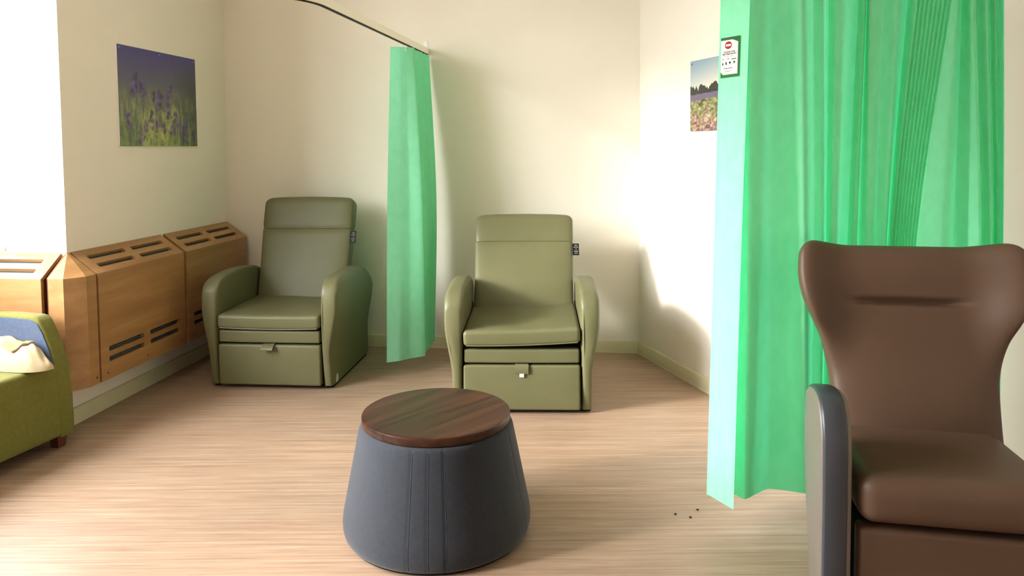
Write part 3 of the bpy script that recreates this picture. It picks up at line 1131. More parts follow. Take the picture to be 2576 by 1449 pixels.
# blue lining on the inner face of the far arm
bm = bmesh.new()
lin_o = [(-0.020, 0.405), (-0.042, 0.48), (-0.077, 0.56), (-0.104, 0.605), (-0.150, 0.622), (-0.28, 0.626), (-0.45, 0.622), (-DS + 0.14, 0.615), (-DS + 0.14, 0.405)]
prism(bm, lin_o, lambda q: Vector((0.082, q[0], q[1])), lambda q: Vector((0.090, q[0] + 0.0, q[1])))
bmesh.ops.bevel(bm, geom=[e_ for e_ in bm.edges], offset=0.003, segments=2, affect='EDGES')
l_ = finish(bm, 'lining', M['fabric_blue'], a1, angle=50); l_['label'] = 'slate blue lining'
a2, _ = sofa_arm(LS - 0.085, LS)
bm = bmesh.new()
pad(bm, ((LS - 0.17) / 2, 0.065, 0.28), 0.03, (10, 3, 6), None, (LS / 2, -DS + 0.066, 0.40))
finish(bm, 'backrest', M['fabric_green'], sf, angle=60)
bm = bmesh.new()
pad(bm, ((LS - 0.18) / 2, 0.012, 0.10), 0.01, (10, 2, 6), None, (LS / 2, -DS + 0.141, 0.52))
l_ = finish(bm, 'back_lining', M['fabric_blue'], sf, angle=60); l_['label'] = 'slate blue lining'
for (x, y) in ((0.05, -0.05), (LS - 0.06, -0.06), (0.06, -DS + 0.06), (LS - 0.06, -DS + 0.06)):
    bm = bmesh.new()
    bmesh.ops.create_cone(bm, cap_ends=True, segments=4, radius1=0.030, radius2=0.040, depth=0.064,
                          matrix=Matrix.Translation((x, y, 0.032)) @ Matrix.Rotation(PI / 4, 4, 'Z'))
    finish(bm, 'leg', M['wood_leg'], sf, smooth=False)

# cloth bag lying on the sofa seat, spilling over its front edge
bag_o = SO + s_dir * 0.42 + Vector((0, 0, 0.4195))
bg = thing('cloth_bag', 'cream cotton bag lying on the green sofa seat', 'bag', bag_o, 0)


def seat_pt(px, py, z=0.42):
    v = _F + _R * ((px - PX) / FPX) - _U * ((py - PY) / FPX)
    p = Vector((0, 0, CAMH)) + v * ((z - CAMH) / v.z)
    return p - bag_o


# outline on the seat: front edge (towards the viewer) and back edge, from the far tip to the near end
fr_ = [seat_pt(136, 928), seat_pt(112, 934), seat_pt(72, 938), seat_pt(20, 937), seat_pt(-45, 930), seat_pt(-110, 915)]
bk_ = [seat_pt(130, 915), seat_pt(98, 897), seat_pt(55, 885), seat_pt(0, 880), seat_pt(-60, 876), seat_pt(-115, 880)]
hg_ = [0.004, 0.060, 0.100, 0.112, 0.100, 0.05]


def vinterp(t, L_):
    xs_ = [i / (len(L_) - 1) for i in range(len(L_))]
    return Vector((smooth_interp(t, xs_, [p.x for p in L_]), smooth_interp(t, xs_, [p.y for p in L_]), 0))


def bag_pt(u_, v_, lift=0.0):
    f_, b_ = vinterp(u_, fr_), vinterp(u_, bk_)
    p = f_.lerp(b_, v_)
    h = smooth_interp(u_, [i / 5 for i in range(6)], hg_)
    prof_ = max(0.0, math.sin(PI * min(1, max(0, v_ ** 0.8)))) ** 0.6
    w_ = 0.008 * math.sin(20 * u_ + 5 * v_) + 0.004 * math.sin(37 * u_ - 9 * v_)
    return Vector((p.x, p.y, max(0.0, h * prof_ + w_ * prof_ * min(1, h / 0.06)) + 0.004 + lift))


bm = bmesh.new()
nx_, ny_ = 48, 28
top_, bot_ = {}, {}
for i in range(nx_ + 1):
    for j in range(ny_ + 1):
        p = bag_pt(i / nx_, j / ny_)
        top_[i, j] = bm.verts.new(p)
        bot_[i, j] = bm.verts.new((p.x, p.y, 0.001))
for i in range(nx_):
    for j in range(ny_):
        bm.faces.new((top_[i, j], top_[i + 1, j], top_[i + 1, j + 1], top_[i, j + 1]))
        bm.faces.new((bot_[i, j], bot_[i, j + 1], bot_[i + 1, j + 1], bot_[i + 1, j]))
for i in range(nx_):
    bm.faces.new((top_[i, 0], bot_[i, 0], bot_[i + 1, 0], top_[i + 1, 0]))
    bm.faces.new((top_[i, ny_], top_[i + 1, ny_], bot_[i + 1, ny_], bot_[i, ny_]))
for j in range(ny_):
    bm.faces.new((top_[0, j], top_[0, j + 1], bot_[0, j + 1], bot_[0, j]))
    bm.faces.new((top_[nx_, j], bot_[nx_, j], bot_[nx_, j + 1], top_[nx_, j + 1]))
finish(bm, 'bag_body', M['bag'], bg, angle=70)
# tan lining strip along the open mouth, with a rolled cream hem beside it
bm = bmesh.new()
lo = []
for k in range(20):
    t = k / 19
    u_ = 0.33 + 0.27 * t; v_ = 0.46 - 0.34 * t
    lo.append([bag_pt(u_ - 0.035, v_, 0.002), bag_pt(u_ + 0.035, v_ + 0.06, 0.002), bag_pt(u_ + 0.035, v_ + 0.06, 0.008), bag_pt(u_ - 0.035, v_, 0.008)])
sweep(bm, lo)
st_ = finish(bm, 'strap', M['strap'], bg, angle=60); st_['label'] = 'tan strap'
bm = bmesh.new()
tube(bm, [bag_pt(0.285 + 0.27 * k / 19, 0.46 - 0.34 * k / 19, 0.006) for k in range(20)], 0.006, 8)
finish(bm, 'hem', M['bag'], bg, angle=60)


# ================================================================== curtains
def unproj(px, py, depth):
    v = _F + _R * ((px - PX) / FPX) - _U * ((py - PY) / FPX)
    return Vector((0, 0, CAMH)) + v * (depth / v.y)


def catmull(P, sub):
    out = []
    n = len(P)
    for i in range(n - 1):
        p0, p1, p2, p3 = P[max(0, i - 1)], P[i], P[i + 1], P[min(n - 1, i + 2)]
        for k in range(sub):
            t = k / sub
            # tension keeps pleats crisp
            m1 = [(p2[a] - p0[a]) * 0.22 for a in range(len(p1))]
            m2 = [(p3[a] - p1[a]) * 0.22 for a in range(len(p1))]
            out.append([(2 * t**3 - 3 * t**2 + 1) * p1[a] + (t**3 - 2 * t**2 + t) * m1[a] + (-2 * t**3 + 3 * t**2) * p2[a] + (t**3 - t**2) * m2[a] for a in range(len(p1))])
    out.append(list(P[-1]))
    return out


def curtain_sheet(rows, name, parent, sub=5):
    """rows: list of (z, [(x, y), ...]) from top to bottom, same number of points; rows are blended smoothly"""
    zs = [r[0] for r in rows]
    fine = [catmull(r[1], sub) for r in rows]
    n = len(fine[0])
    bm = bmesh.new()
    NV = 36
    grid = []
    for k in range(NV + 1):
        z = zs[0] + (zs[-1] - zs[0]) * k / NV
        row = []
        for i in range(n):
            xs = [fine[r][i][0] for r in range(len(rows))][::-1]
            ys = [fine[r][i][1] for r in range(len(rows))][::-1]
            zz = zs[::-1]
            row.append(bm.verts.new((smooth_interp(z, zz, xs), smooth_interp(z, zz, ys), z)))
        grid.append(row)
    for k in range(NV):
        for i in range(n - 1):
            bm.faces.new((grid[k][i], grid[k][i + 1], grid[k + 1][i + 1], grid[k + 1][i]))
    return finish(bm, name, M['curtain'], parent, angle=75, normals=False)


# ---- narrow curtain by the back wall
RZ = 2.072                       # underside of its rail
wl = Vector((-0.585, 5.388, 0))  # rail end at the wall
rd = (Vector((-0.845, 3.60, 0)) - wl).normalized()


def on_rail(px, py):
    """point on the rail line (seen from above) under the image column px"""
    v = _F + _R * ((px - PX) / FPX) - _U * ((py - PY) / FPX)
    k = v.x / v.y
    t = (k * wl.y - wl.x) / (rd.x - k * rd.y)
    return wl + rd * t


lc = thing('privacy_curtain', 'mint green curtain gathered on its rail against the back wall between the recliners', 'curtain', (-0.6, 5.0, 0.1), 0)
org = Vector((-0.6, 5.0, 0.1))
hook0 = on_rail(1022, 120)
E0 = unproj(982, 125, hook0.y - 0.03)
Eb = unproj(973, 912, 4.654); Fb = unproj(1070, 895, 4.80)
Em = unproj(974, 500, 4.66)
top = [(E0.x, E0.y), (E0.x + 0.06, E0.y + 0.012), (hook0.x, hook0.y), (hook0.x + 0.045, hook0.y + 0.03)]
bot = [(Eb.x, Eb.y), (Eb.x + 0.075, Eb.y + 0.035), (Eb.x + 0.13, Eb.y + 0.085), (Fb.x, Fb.y)]
midr = [(Em.x, Em.y), (Em.x + 0.075, Em.y + 0.045), (Em.x + 0.125, Em.y + 0.08), (unproj(1062, 500, 4.76).x, 4.76)]
NP = 11
for k in range(NP):
    t = k / (NP - 1)
    r_ = hook0.lerp(wl - Vector((0.0, 0.05, 0)), 0.12 + 0.88 * t)
    sgn = 1 if k % 2 else -1
    amp = 0.05
    top.append((r_.x + sgn * amp * 0.55 + 0.0, r_.y))
    yb = 4.84 + 0.36 * t
    xb = unproj(1070 + 27 * t, 880, yb).x
    xm = unproj(1068 + 30 * min(1, t * 1.1), 500, yb).x
    bot.append((xb + (0 if sgn > 0 else -0.10), yb))
    midr.append((xm + (0 if sgn > 0 else -0.10), yb + 0.01))
rows = [(RZ - 0.012, top), (1.08, midr), (0.1, bot)]
rows = [(z - org.z, [(x - org.x, y - org.y) for x, y in r]) for z, r in rows]
curtain_sheet(rows, 'curtain_cloth', lc, 6)
# hooks on the rail
for px in (1022, 1042, 1056):
    p = on_rail(px, 125)
    bm = bmesh.new()
    q = p - org
    tube(bm, [(q.x, q.y, RZ - 0.001 - org.z), (q.x, q.y, RZ - 0.012 - org.z), (q.x - 0.006, q.y - 0.004, RZ - 0.030 - org.z), (q.x + 0.002, q.y - 0.006, RZ - 0.036 - org.z)], 0.0022, 6)
    finish(bm, 'curtain_hook', M['white'], lc)

# ---- its rail
rl = thing('curtain_rail', 'cream curtain rail running from the back wall up and out of the picture', 'curtain rail', (wl.x, wl.y, RZ), 0)
ro = Vector((wl.x, wl.y, RZ))
path = [wl + rd * (0.012 + 1.86 * i / 24) for i in range(25)]
p_end = path[-1]
ang = math.atan2(rd.y, rd.x)
R_ = 0.35
cen = p_end + Vector((math.cos(ang - PI / 2), math.sin(ang - PI / 2), 0)) * R_
for i in range(1, 19):
    a = ang + PI / 2 - (math.radians(78) * i / 18)
    path.append(cen + Vector((math.cos(a), math.sin(a), 0)) * R_)
a_t = ang - math.radians(78)
last = path[-1]
for i in range(1, 9):
    path.append(last + Vector((math.cos(a_t), math.sin(a_t), 0)) * 0.17 * i)


def ribbon(path, w, z0, z1):
    bm = bmesh.new()
    lo = []
    for i, p in enumerate(path):
        a = path[max(0, i - 1)]; b = path[min(len(path) - 1, i + 1)]
        t = (b - a).normalized()
        s = Vector((-t.y, t.x, 0))
        lo.append([p + s * w - ro + Vector((0, 0, z0)), p - s * w - ro + Vector((0, 0, z0)), p - s * w - ro + Vector((0, 0, z1)), p + s * w - ro + Vector((0, 0, z1))])
    sweep(bm, lo)
    return bm


finish(ribbon(path, 0.011, RZ + 0.004, RZ + 0.044), 'rail_profile', M['rail'], rl, angle=40)
finish(ribbon(path, 0.009, RZ - 0.0, RZ + 0.0042), 'glider_track', M['black'], rl, angle=40)
bm = bmesh.new()
box(bm, (-0.016, -0.012, 0.0), (0.016, 0.010, 0.036), 0.004)
box(bm, (-0.020, -0.004, 0.034), (0.016, 0.010, 0.096), 0.008)
br = finish(bm, 'wall_bracket', M['white'], rl, (-0.010, -0.001, 0.004), (0, 0, ROOM_ROT), angle=40)
for k in (34, 46):
    bm = bmesh.new()
    q = path[k] - ro
    tube(bm, [(q.x, q.y, 0.04), (q.x, q.y, CEIL - RZ - 0.002)], 0.008, 10)
    finish(bm, 'ceiling_hanger', M['rail'], rl)

# ---- wide curtain on the right
rc = thing('privacy_curtain', 'wide mint green curtain with an entry notice, hanging behind the brown armchair', 'curtain', (1.2, 2.75, 0.1), 0)
org = Vector((1.2, 2.75, 0.1))


def dbase(px):
    return interp(px, [1880, 2030, 2110, 2260, 2530], [2.835, 2.85, 2.93, 2.985, 3.02])


P = [  # column at the top of the picture, column at y=600, depth offset
    (1885, 1884, -0.040), (1935, 1938, 0.015), (1975, 1985, 0.022), (2018, 2025, -0.018),
    (2045, 2047, 0.050), (2067, 2069, 0.012), (2085, 2078, 0.055), (2104, 2091, 0.000), (2135, 2112, 0.040), (2160, 2132, 0.055), (2175, 2146, 0.0),
    (2181, 2160, 0.06), (2188, 2181, 0.005), (2225, 2200, 0.045), (2258, 2226, 0.0), (2284, 2234, 0.07), (2305, 2243, -0.005)]
nd = 8
for i in range(nd):
    t0 = 2305 + (2395 - 2305) * (i + 0.5) / nd; b0 = 2243 + (2306 - 2243) * (i + 0.5) / nd
    t1 = 2305 + (2395 - 2305) * (i + 1) / nd; b1 = 2243 + (2306 - 2243) * (i + 1) / nd
    P.append((t0, b0, 0.013)); P.append((t1, b1, -0.004))
P += [(2402, 2314, -0.010), (2407, 2372, -0.020), (2420, 2400, 0.060), (2447, 2462, -0.020), (2458, 2470, 0.045), (2478, 2491, 0.005), (2490, 2499, 0.05), (2503, 2510, 0.01), (2514, 2517, 0.045), (2526, 2525, 0.0)]
ZTOP, ZMID, ZBOT = 2.07, 1.09, 0.1
z0_ref = None


def col_at(pt, pb, off):
    d = dbase(pt) + off
    d2 = dbase(pb) + off
    a = unproj(pt, 0, d); b = unproj(pb, 600, d2)
    s = (b - a) / (b.z - a.z)
    tp = a + s * (ZTOP - a.z)
    md = a + s * (ZMID - a.z)
    bt = md + s * (ZBOT - ZMID) * 0.35
    return tp, md, bt


top, midr, bot = [], [], []
# leading flap: free edge -> fold -> behind the flap
flap_e = (unproj(1887, 0, 2.770), unproj(1867, 560, 2.735), unproj(1845, 1282, 2.715))
flap_f = (unproj(1813, 0, 2.842), unproj(1797, 600, 2.842), unproj(1779, 1243, 2.841))
behind = (unproj(1850, 0, 2.852), unproj(1848, 600, 2.845), unproj(1850, 1250, 2.832))


def zline(tri, z):
    a, b, c = tri
    if z > b.z:
        t = (z - b.z) / (a.z - b.z)
        return b + (a - b) * t
    t = (z - b.z) / (c.z - b.z)
    return b + (c - b) * t


RIDGE = (unproj(1887, 0, 2.795), unproj(1884, 640, 2.795), unproj(1875, 1256, 2.796))
VAL = (unproj(1940, 0, 2.855), unproj(1935, 640, 2.86), unproj(1930, 1230, 2.881))
V2 = (unproj(1985, 0, 2.845), unproj(1985, 640, 2.85), unproj(1985, 1237, 2.862))
R2 = (unproj(2018, 0, 2.815), unproj(2025, 640, 2.815), unproj(2029, 1242, 2.842))
for z, L_ in ((ZTOP, top), (ZMID, midr), (ZBOT, bot)):
    e_, f_ = zline(flap_e, z), zline(flap_f, z)
    L_.append((e_.x, e_.y))
    m_ = e_.lerp(f_, 0.5); L_.append((m_.x, m_.y))
    m_ = e_.lerp(f_, 0.9); L_.append((m_.x, m_.y))
    L_.append((f_.x, f_.y))
    for tri in (behind, RIDGE, VAL, V2, R2):
        q = zline(tri, z)
        L_.append((q.x, q.y))
for (pt, pb, off) in P[4:]:
    a, b, c = col_at(pt, pb, off)
    top.append((a.x, a.y)); midr.append((b.x, b.y)); bot.append((c.x, c.y))
rows = [(z - org.z, [(x - org.x, y - org.y) for x, y in r]) for z, r in ((ZTOP, top), (ZMID, midr), (ZBOT, bot))]
curtain_sheet(rows, 'curtain_cloth', rc, 5)

# its rail, above the picture
rr = thing('curtain_rail', 'cream curtain rail carrying the wide curtain above the brown armchair', 'curtain rail', (1.2, 2.75, ZTOP), 0)
ro = Vector((1.2, 2.75, ZTOP))
pa, pb_ = Vector((0.55, 2.80, 0)), Vector((1.96, 3.03, 0))
pth = [pa.lerp(pb_, i / 12) for i in range(13)]
finish(ribbon(pth, 0.011, ZTOP + 0.012, ZTOP + 0.052), 'rail_profile', M['rail'], rr, angle=40)
for k in (1, 8):
    bm = bmesh.new()
    q = pth[k] - ro
    tube(bm, [(q.x, q.y, 0.05), (q.x, q.y, CEIL - ZTOP - 0.002)], 0.008, 10)
    finish(bm, 'ceiling_hanger', M['rail'], rr)

for i in (3, 7, 10, 14, 19, 24, 30, 38, 44, len(top) - 1):
    if i >= len(top):
        continue
    hx, hy = top[i]
    t_ = (Vector((hx, hy, 0)) - pa).dot((pb_ - pa).normalized())
    q = pa + (pb_ - pa).normalized() * min(max(t_, 0.02), (pb_ - pa).length - 0.02)
    bm = bmesh.new()
    tube(bm, [(q.x - org.x, q.y - org.y, ZTOP + 0.0115 - org.z), (q.x - org.x, q.y - org.y, ZTOP + 0.003 - org.z),
              (hx - org.x, hy - org.y, ZTOP - 0.006 - org.z), (hx - org.x, hy - org.y, ZTOP - 0.022 - org.z)], 0.0022, 6)
    finish(bm, 'curtain_hook', M['white'], rc)

# notice printed on the leading flap


def flap_row(i, z):
    zz = [ZBOT, ZMID, ZTOP]
    return Vector((smooth_interp(z, zz, [bot[i][0], midr[i][0], top[i][0]]), smooth_interp(z, zz, [bot[i][1], midr[i][1], top[i][1]]), z))


def flap_surface(t, z):
    """point of the leading flap, t from its fold (0) to its free edge (1)"""
    return flap_row(3, z).lerp(flap_row(0, z), t)


def to_px(p):
    d = p - Vector((0, 0, CAMH)); k = d.dot(_F)
    return PX + FPX * d.dot(_R) / k, PY - FPX * d.dot(_U) / k


def flap_tz(px, py):
    t, z = 0.4, 1.8
    for _ in range(12):
        x0, y0 = to_px(flap_surface(t, z))
        xt, yt = to_px(flap_surface(t + 0.01, z)); xz, yz = to_px(flap_surface(t, z + 0.01))
        a_, b_, c_, d_ = (xt - x0) / 0.01, (xz - x0) / 0.01, (yt - y0) / 0.01, (yz - y0) / 0.01
        det = a_ * d_ - b_ * c_
        rx, ry = px - x0, py - y0
        t += (d_ * rx - b_ * ry) / det
        z += (-c_ * rx + a_ * ry) / det
    return t, z


nTL, nTR, nBR, nBL = flap_tz(1815, 97), flap_tz(1863, 89), flap_tz(1860, 191), flap_tz(1813.5, 197)
_A, _B, _C = flap_surface(nTL[0], nTL[1]), flap_surface(nTR[0], nTR[1]), flap_surface(nBL[0], nBL[1])
NW = (_B - _A).length
NH = (_C - _A).length


def NP_(x, y, d):
    """notice coordinates (-0.5..0.5) laid on the curtain surface, d in front of it"""
    a_, b_ = x + 0.5, y + 0.5
    t = (nTL[0] * (1 - a_) + nTR[0] * a_) * b_ + (nBL[0] * (1 - a_) + nBR[0] * a_) * (1 - b_)
    z = (nTL[1] * (1 - a_) + nTR[1] * a_) * b_ + (nBL[1] * (1 - a_) + nBR[1] * a_) * (1 - b_)
    p = flap_surface(t, z)
    n = (flap_surface(t + 0.02, z) - p).cross(flap_surface(t, z + 0.02) - p).normalized()
    if n.y > 0:
        n = -n
    return p + n * (d + 0.001) - org


def notice_poly(pts, d0, d1):
    bm = bmesh.new()
    prism(bm, pts, lambda q: NP_(q[0], q[1], d0), lambda q: NP_(q[0], q[1], d1))
    return bm


nt_ = finish(notice_poly([(-0.5, -0.5), (0.5, -0.5), (0.5, 0.5), (-0.5, 0.5)], 0.0015, 0.0022), 'entry_notice', M['green_ink'], rc, smooth=False)
nt_['label'] = 'green bordered entry notice with a red no entry sign'
finish(notice_poly([(-0.49, -0.36), (-0.36, -0.43), (0.41, -0.43), (0.41, 0.36), (0.12, 0.43), (-0.49, 0.43)], 0.0022, 0.0026), 'notice_field', M['white_label'], nt_, smooth=False)


def disc(cx, cy, r, n=28):
    return [(cx + r * math.cos(2 * PI * i / n), cy + r * math.sin(2 * PI * i / n) * NW / NH) for i in range(n)]


finish(notice_poly(disc(-0.10, 0.30, 0.185), 0.0026, 0.0029), 'no_entry_sign', M['red_ink'], nt_, smooth=False)
finish(notice_poly([(-0.235, 0.275), (0.035, 0.275), (0.035, 0.325), (-0.235, 0.325)], 0.0029, 0.0032), 'no_entry_bar', M['white_label'], nt_, smooth=False)


def notice_text(body, cx, cy, width, height, name, d=0.0030):
    t = text_mesh('word', body, 1.0, None, None, (0, 0, 0), (0, 0, 0), bold=0.012)
    co = np.array([v.co[:] for v in t.data.vertices])
    mn, mx_ = co.min(0), co.max(0)
    bm = bmesh.new(); bm.from_mesh(t.data)
    for v in bm.verts:
        x = (v.co.x - mn[0]) / (mx_[0] - mn[0]) - 0.5
        y = (v.co.y - mn[1]) / (mx_[1] - mn[1]) - 0.5
        v.co = NP_(cx + x * width, cy + y * height, d)
    bpy.data.objects.remove(t)
    finish(bm, name, M['grey_ink'], nt_, smooth=False, normals=False)


notice_text('PLEASE ASK', -0.03, 0.135, 0.62, 0.042, 'lettering')
notice_text('BEFORE ENTRY', -0.02, 0.080, 0.74, 0.044, 'lettering')
notice_text('Curtain last changed', -0.06, 0.022, 0.50, 0.018, 'lettering')
notice_text('endurocide', -0.10, -0.270, 0.46, 0.030, 'lettering')
notice_text('www.endurocide.com', -0.10, -0.325, 0.42, 0.015, 'lettering')
for cx, cy, w, h in ((-0.36, -0.045, 0.10, 0.012), (-0.10, -0.035, 0.06, 0.020), (0.21, -0.055, 0.26, 0.018),
                     (-0.38, -0.16, 0.055, 0.060), (-0.20, -0.15, 0.065, 0.070), (0.0, -0.14, 0.09, 0.050),
                     (0.02, -0.185, 0.14, 0.006), (0.23, -0.180, 0.16, 0.006), (-0.12, -0.355, 0.26, 0.008)):
    finish(notice_poly([(cx - w / 2, cy - h / 2), (cx + w / 2, cy - h / 2), (cx + w / 2, cy + h / 2), (cx - w / 2, cy + h / 2)], 0.0027, 0.0029), 'notice_mark', M['grey_ink'], nt_, smooth=False)
finish(notice_poly(disc(0.23, -0.135, 0.055), 0.0027, 0.0029), 'notice_mark', M['green_ink'], nt_, smooth=False)


# ================================================================== pictures
def picture(name, label, colours, m, w, h, origin, xaxis, nrm, th=0.012):
    """colours: (ny, nx, 3) linear array, row 0 at the top"""
    ny, nx = colours.shape[:2]
    root = thing(name, label, 'picture', origin, 0)
    me = bpy.data.meshes.new('printed_panel')
    z = Vector((0, 0, 1))
    verts, faces = [], []
    for j in range(ny + 1):
        for i in range(nx + 1):
            verts.append(xaxis * (w * (i / nx - 0.5)) + z * (h * (0.5 - j / ny)) + nrm * th)
    for j in range(ny):
        for i in range(nx):
            a = j * (nx + 1) + i
            faces.append((a, a + nx + 1, a + nx + 2, a + 1))
    me.from_pydata([v[:] for v in verts], [], faces)
    ca = me.color_attributes.new('print', 'FLOAT_COLOR', 'CORNER')
    flat = colours.reshape(-1, 3)
    buf = np.ones((len(faces) * 4, 4), dtype=np.float32)
    buf[:, :3] = np.repeat(flat, 4, axis=0)
    ca.data.foreach_set('color', buf.ravel())
    link('printed_panel', me, m, root)
    bm = bmesh.new()
    r = 0.012
    pts = []
    for cx, cy, a0 in ((w / 2 - r, -h / 2 + r, -PI / 2), (w / 2 - r, h / 2 - r, 0), (-w / 2 + r, h / 2 - r, PI / 2), (-w / 2 + r, -h / 2 + r, PI)):
        for i in range(5):
            a = a0 + PI / 2 * i / 4
            pts.append((cx + r * math.cos(a), cy + r * math.sin(a)))
    prism(bm, pts, lambda q: xaxis * q[0] + z * q[1] + nrm * 0.0005, lambda q: xaxis * q[0] + z * q[1] + nrm * (th - 0.0004))
    finish(bm, 'backing_board', M['white'], root, smooth=False)
    q = nrm.to_track_quat('Z', 'Y').to_matrix().to_4x4()
    for sx in (-1, 0, 1):
        for sz in (-1, 1):
            bm = bmesh.new()
            bmesh.ops.create_cone(bm, cap_ends=True, segments=12, radius1=0.005, radius2=0.0035, depth=0.003,
                                  matrix=Matrix.Translation(xaxis * (sx * (w / 2 - 0.018)) + z * (sz * (h / 2 - 0.018)) + nrm * (th + 0.0015)) @ q)
            finish(bm, 'screw', M['steel'], root)
    return root


def blur(a, k, axis):
    out = np.zeros_like(a)
    for s in range(-k, k + 1):
        out += np.roll(a, s, axis)
    return out / (2 * k + 1)


def srgb2lin(a):
    a = np.clip(a, 0, 255) / 255.0
    return np.where(a <= 0.04045, a / 12.92, ((a + 0.055) / 1.055) ** 2.4)


def lavender():
    ny, nx = 170, 230
    yy, xx = np.mgrid[0:ny, 0:nx]
    v = yy / ny; u = xx / nx
    img = np.zeros((ny, nx, 3))
    c_top = np.array([64, 58, 118.]); c_mid = np.array([96, 98, 92.]); c_bot = np.array([84, 104, 66.])
    t = np.clip(v * 2.0, 0, 1)[..., None]; s = np.clip((v - 0.5) * 2, 0, 1)[..., None]
    img = (c_top * (1 - t) + c_mid * t) * (1 - s) + c_bot * s
    img = img * (1 - 0.0 * u[..., None])
    right = np.clip((u - 0.62) / 0.3, 0, 1)[..., None] * np.clip(v * 3, 0, 1)[..., None]
    img = img * (1 - 0.6 * right) + np.array([44, 58, 46.]) * 0.6 * right
    n1 = blur(blur(rng.random((ny, nx)), 9, 0), 2, 1); n1 = (n1 - n1.mean()) / n1.std()
    n2 = blur(blur(rng.random((ny, nx)), 14, 0), 5, 1); n2 = (n2 - n2.mean()) / n2.std()
    gl = np.clip((v - 0.35) / 0.3, 0, 1)
    yel = np.array([186, 186, 98.])
    k = (np.clip(n2 * 0.34 + 0.36, 0, 0.92) * gl * np.clip(1 - np.abs(u - 0.5) * 1.3, 0, 1))[..., None]
    img = img * (1 - k) + yel * k
    k = (np.clip(n1 * 0.16, 0, 0.6) * (0.3 + 0.7 * gl))[..., None]
    img = img * (1 - k) + np.array([56, 48, 92.]) * k
    k = (np.clip(-n1 * 0.12, 0, 0.5) * gl)[..., None]
    img = img * (1 - k) + np.array([158, 166, 96.]) * k
    # flower spikes
    r2 = np.random.default_rng(3)
    spikes = [(0.20, 0.26, 0.20), (0.26, 0.32, 0.16), (0.16, 0.36, 0.14), (0.30, 0.40, 0.10), (0.41, 0.42, 0.10), (0.47, 0.40, 0.22), (0.50, 0.44, 0.18),
              (0.60, 0.44, 0.26), (0.63, 0.34, 0.12), (0.69, 0.62, 0.24), (0.73, 0.68, 0.14), (0.83, 0.70, 0.22), (0.80, 0.76, 0.20), (0.44, 0.72, 0.14), (0.53, 0.70, 0.16),
              (0.30, 0.74, 0.20), (0.10, 0.66, 0.16), (0.24, 0.78, 0.2), (0.64, 0.78, 0.10), (0.38, 0.62, 0.2), (0.93, 0.84, 0.08)]
    for (su, sv, sl) in spikes:
        for _ in range(int(150 * sl)):
            q = r2.random()
            cv = sv + sl * q
            cu = su + r2.normal(0, 0.008 + 0.010 * q)
            rad = 0.008 + 0.006 * r2.random()
            col = np.array([44, 32, 78.]) + (r2.random() ** 2) * np.array([96, 78, 104.])
            m_ = np.exp(-(((u - cu) / rad) ** 2 + ((v - cv) / (rad * 1.5)) ** 2))[..., None] * 0.55
            img = img * (1 - m_) + col * m_
    for _ in range(60):
        cu = 0.2 + 0.7 * r2.random(); c0 = 0.55 + 0.35 * r2.random()
        m_ = (np.exp(-((u - cu - 0.02 * (v - c0)) / 0.003) ** 2) * (v > c0))[..., None] * 0.35
        img = img * (1 - m_) + np.array([150, 160, 92.]) * m_
    img *= 1.08
    return srgb2lin(img).astype(np.float32)


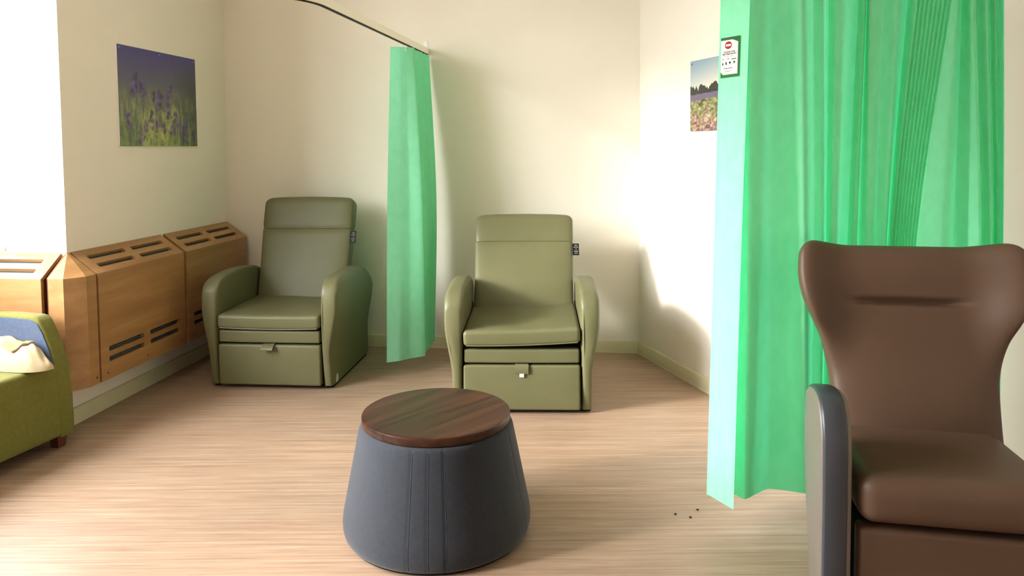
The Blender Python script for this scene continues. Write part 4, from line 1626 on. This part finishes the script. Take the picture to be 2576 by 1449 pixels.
def heath():
    ny, nx = 150, 200
    yy, xx = np.mgrid[0:ny, 0:nx]
    v = yy / ny; u = xx / nx
    r2 = np.random.default_rng(5)
    top_ = np.array([124, 152, 170.]); hor = np.array([232, 214, 190.])
    k = np.clip(v / 0.42 * 0.7 + u * 0.5, 0, 1)[..., None]
    img = top_ * (1 - k) + hor * k
    line = np.zeros(nx)
    base = 0.455 - 0.03 * (np.arange(nx) / nx)
    line = base - 0.03
    for _ in range(46):
        c = r2.random(); w = 0.015 + 0.03 * r2.random(); hgt = 0.02 + 0.09 * r2.random()
        x = np.arange(nx) / nx
        if r2.random() < 0.4:
            sh = base - hgt * np.clip(1 - np.abs(x - c) / w, 0, 1) - 0.02
        else:
            sh = base - hgt * np.sqrt(np.clip(1 - ((x - c) / w) ** 2, 0, 1)) - 0.02
        line = np.minimum(line, sh)
    tree = (v > line[None, :])[..., None]
    img = np.where(tree, np.array([42, 44, 36.]) + r2.random((ny, nx, 1)) * 18, img)
    band0 = 0.485 - 0.05 * u
    img = np.where((v > band0)[..., None], np.array([96, 82, 104.]) + r2.random((ny, nx, 1)) * 22, img)
    band1 = 0.575 - 0.10 * u
    n1 = blur(blur(r2.random((ny, nx)), 2, 0), 3, 1); n1 = (n1 - n1.mean()) / n1.std()
    n2 = blur(blur(r2.random((ny, nx)), 6, 0), 9, 1); n2 = (n2 - n2.mean()) / n2.std()
    g = np.array([122, 122, 78.]) + n1[..., None] * 22
    pk = np.array([176, 112, 122.]) + n1[..., None] * 26
    kk = np.clip((v - 0.62) * 1.8 + n2 * 0.28, 0, 1)[..., None]
    fg = g * (1 - kk) + pk * kk
    dk = np.clip(n2 * 0.5 - 0.35 + np.clip(v - 0.85, 0, 1) * 2, 0, 0.8)[..., None]
    fg = fg * (1 - dk) + np.array([58, 62, 46.]) * dk
    img = np.where((v > band1)[..., None], fg, img)
    return srgb2lin(img).astype(np.float32)


# local x of the left picture runs towards the back wall, which is the viewer's right
picture('wall_picture', 'square-cornered lavender picture on the left wall above the radiator covers', lavender(), M['print_lavender'], 0.82, 0.579,
        W(0.0, 0.832, 1.7355), -EY, EX)
rdw = EX * RDIR.x + EY * RDIR.y
rnw = -(EX * RN.x + EY * RN.y)
rw0 = W(RU, RV, 0)
tc_ = 0.690 + 0.31
pc = rw0 + rdw * tc_
picture('wall_picture', 'heather landscape picture on the right wall, half covered by the wide curtain', heath(), M['print_heath'], 0.62, 0.409,
        Vector((pc.x, pc.y, 1.7175)), rdw, rnw)

# ================================================================== crumbs on the floor
for i, (x, y) in enumerate(((1699, 1294), (1737, 1302), (1755, 1283))):
    v = _F + _R * ((x - PX) / FPX) - _U * ((y - PY) / FPX)
    p = Vector((0, 0, CAMH)) + v * (-CAMH / v.z)
    bm = bmesh.new()
    bmesh.ops.create_icosphere(bm, subdivisions=2, radius=0.004)
    for q in bm.verts:
        q.co = Vector((q.co.x * 1.3, q.co.y, max(-0.002, q.co.z * 0.7))) * (0.8 + 0.4 * random.random())
    tag(finish(bm, 'crumb', M['debris'], None, (p.x, p.y, 0.0022)), 'tiny dark crumb on the floor left of the wide curtain', 'crumb', 'crumbs on the floor')
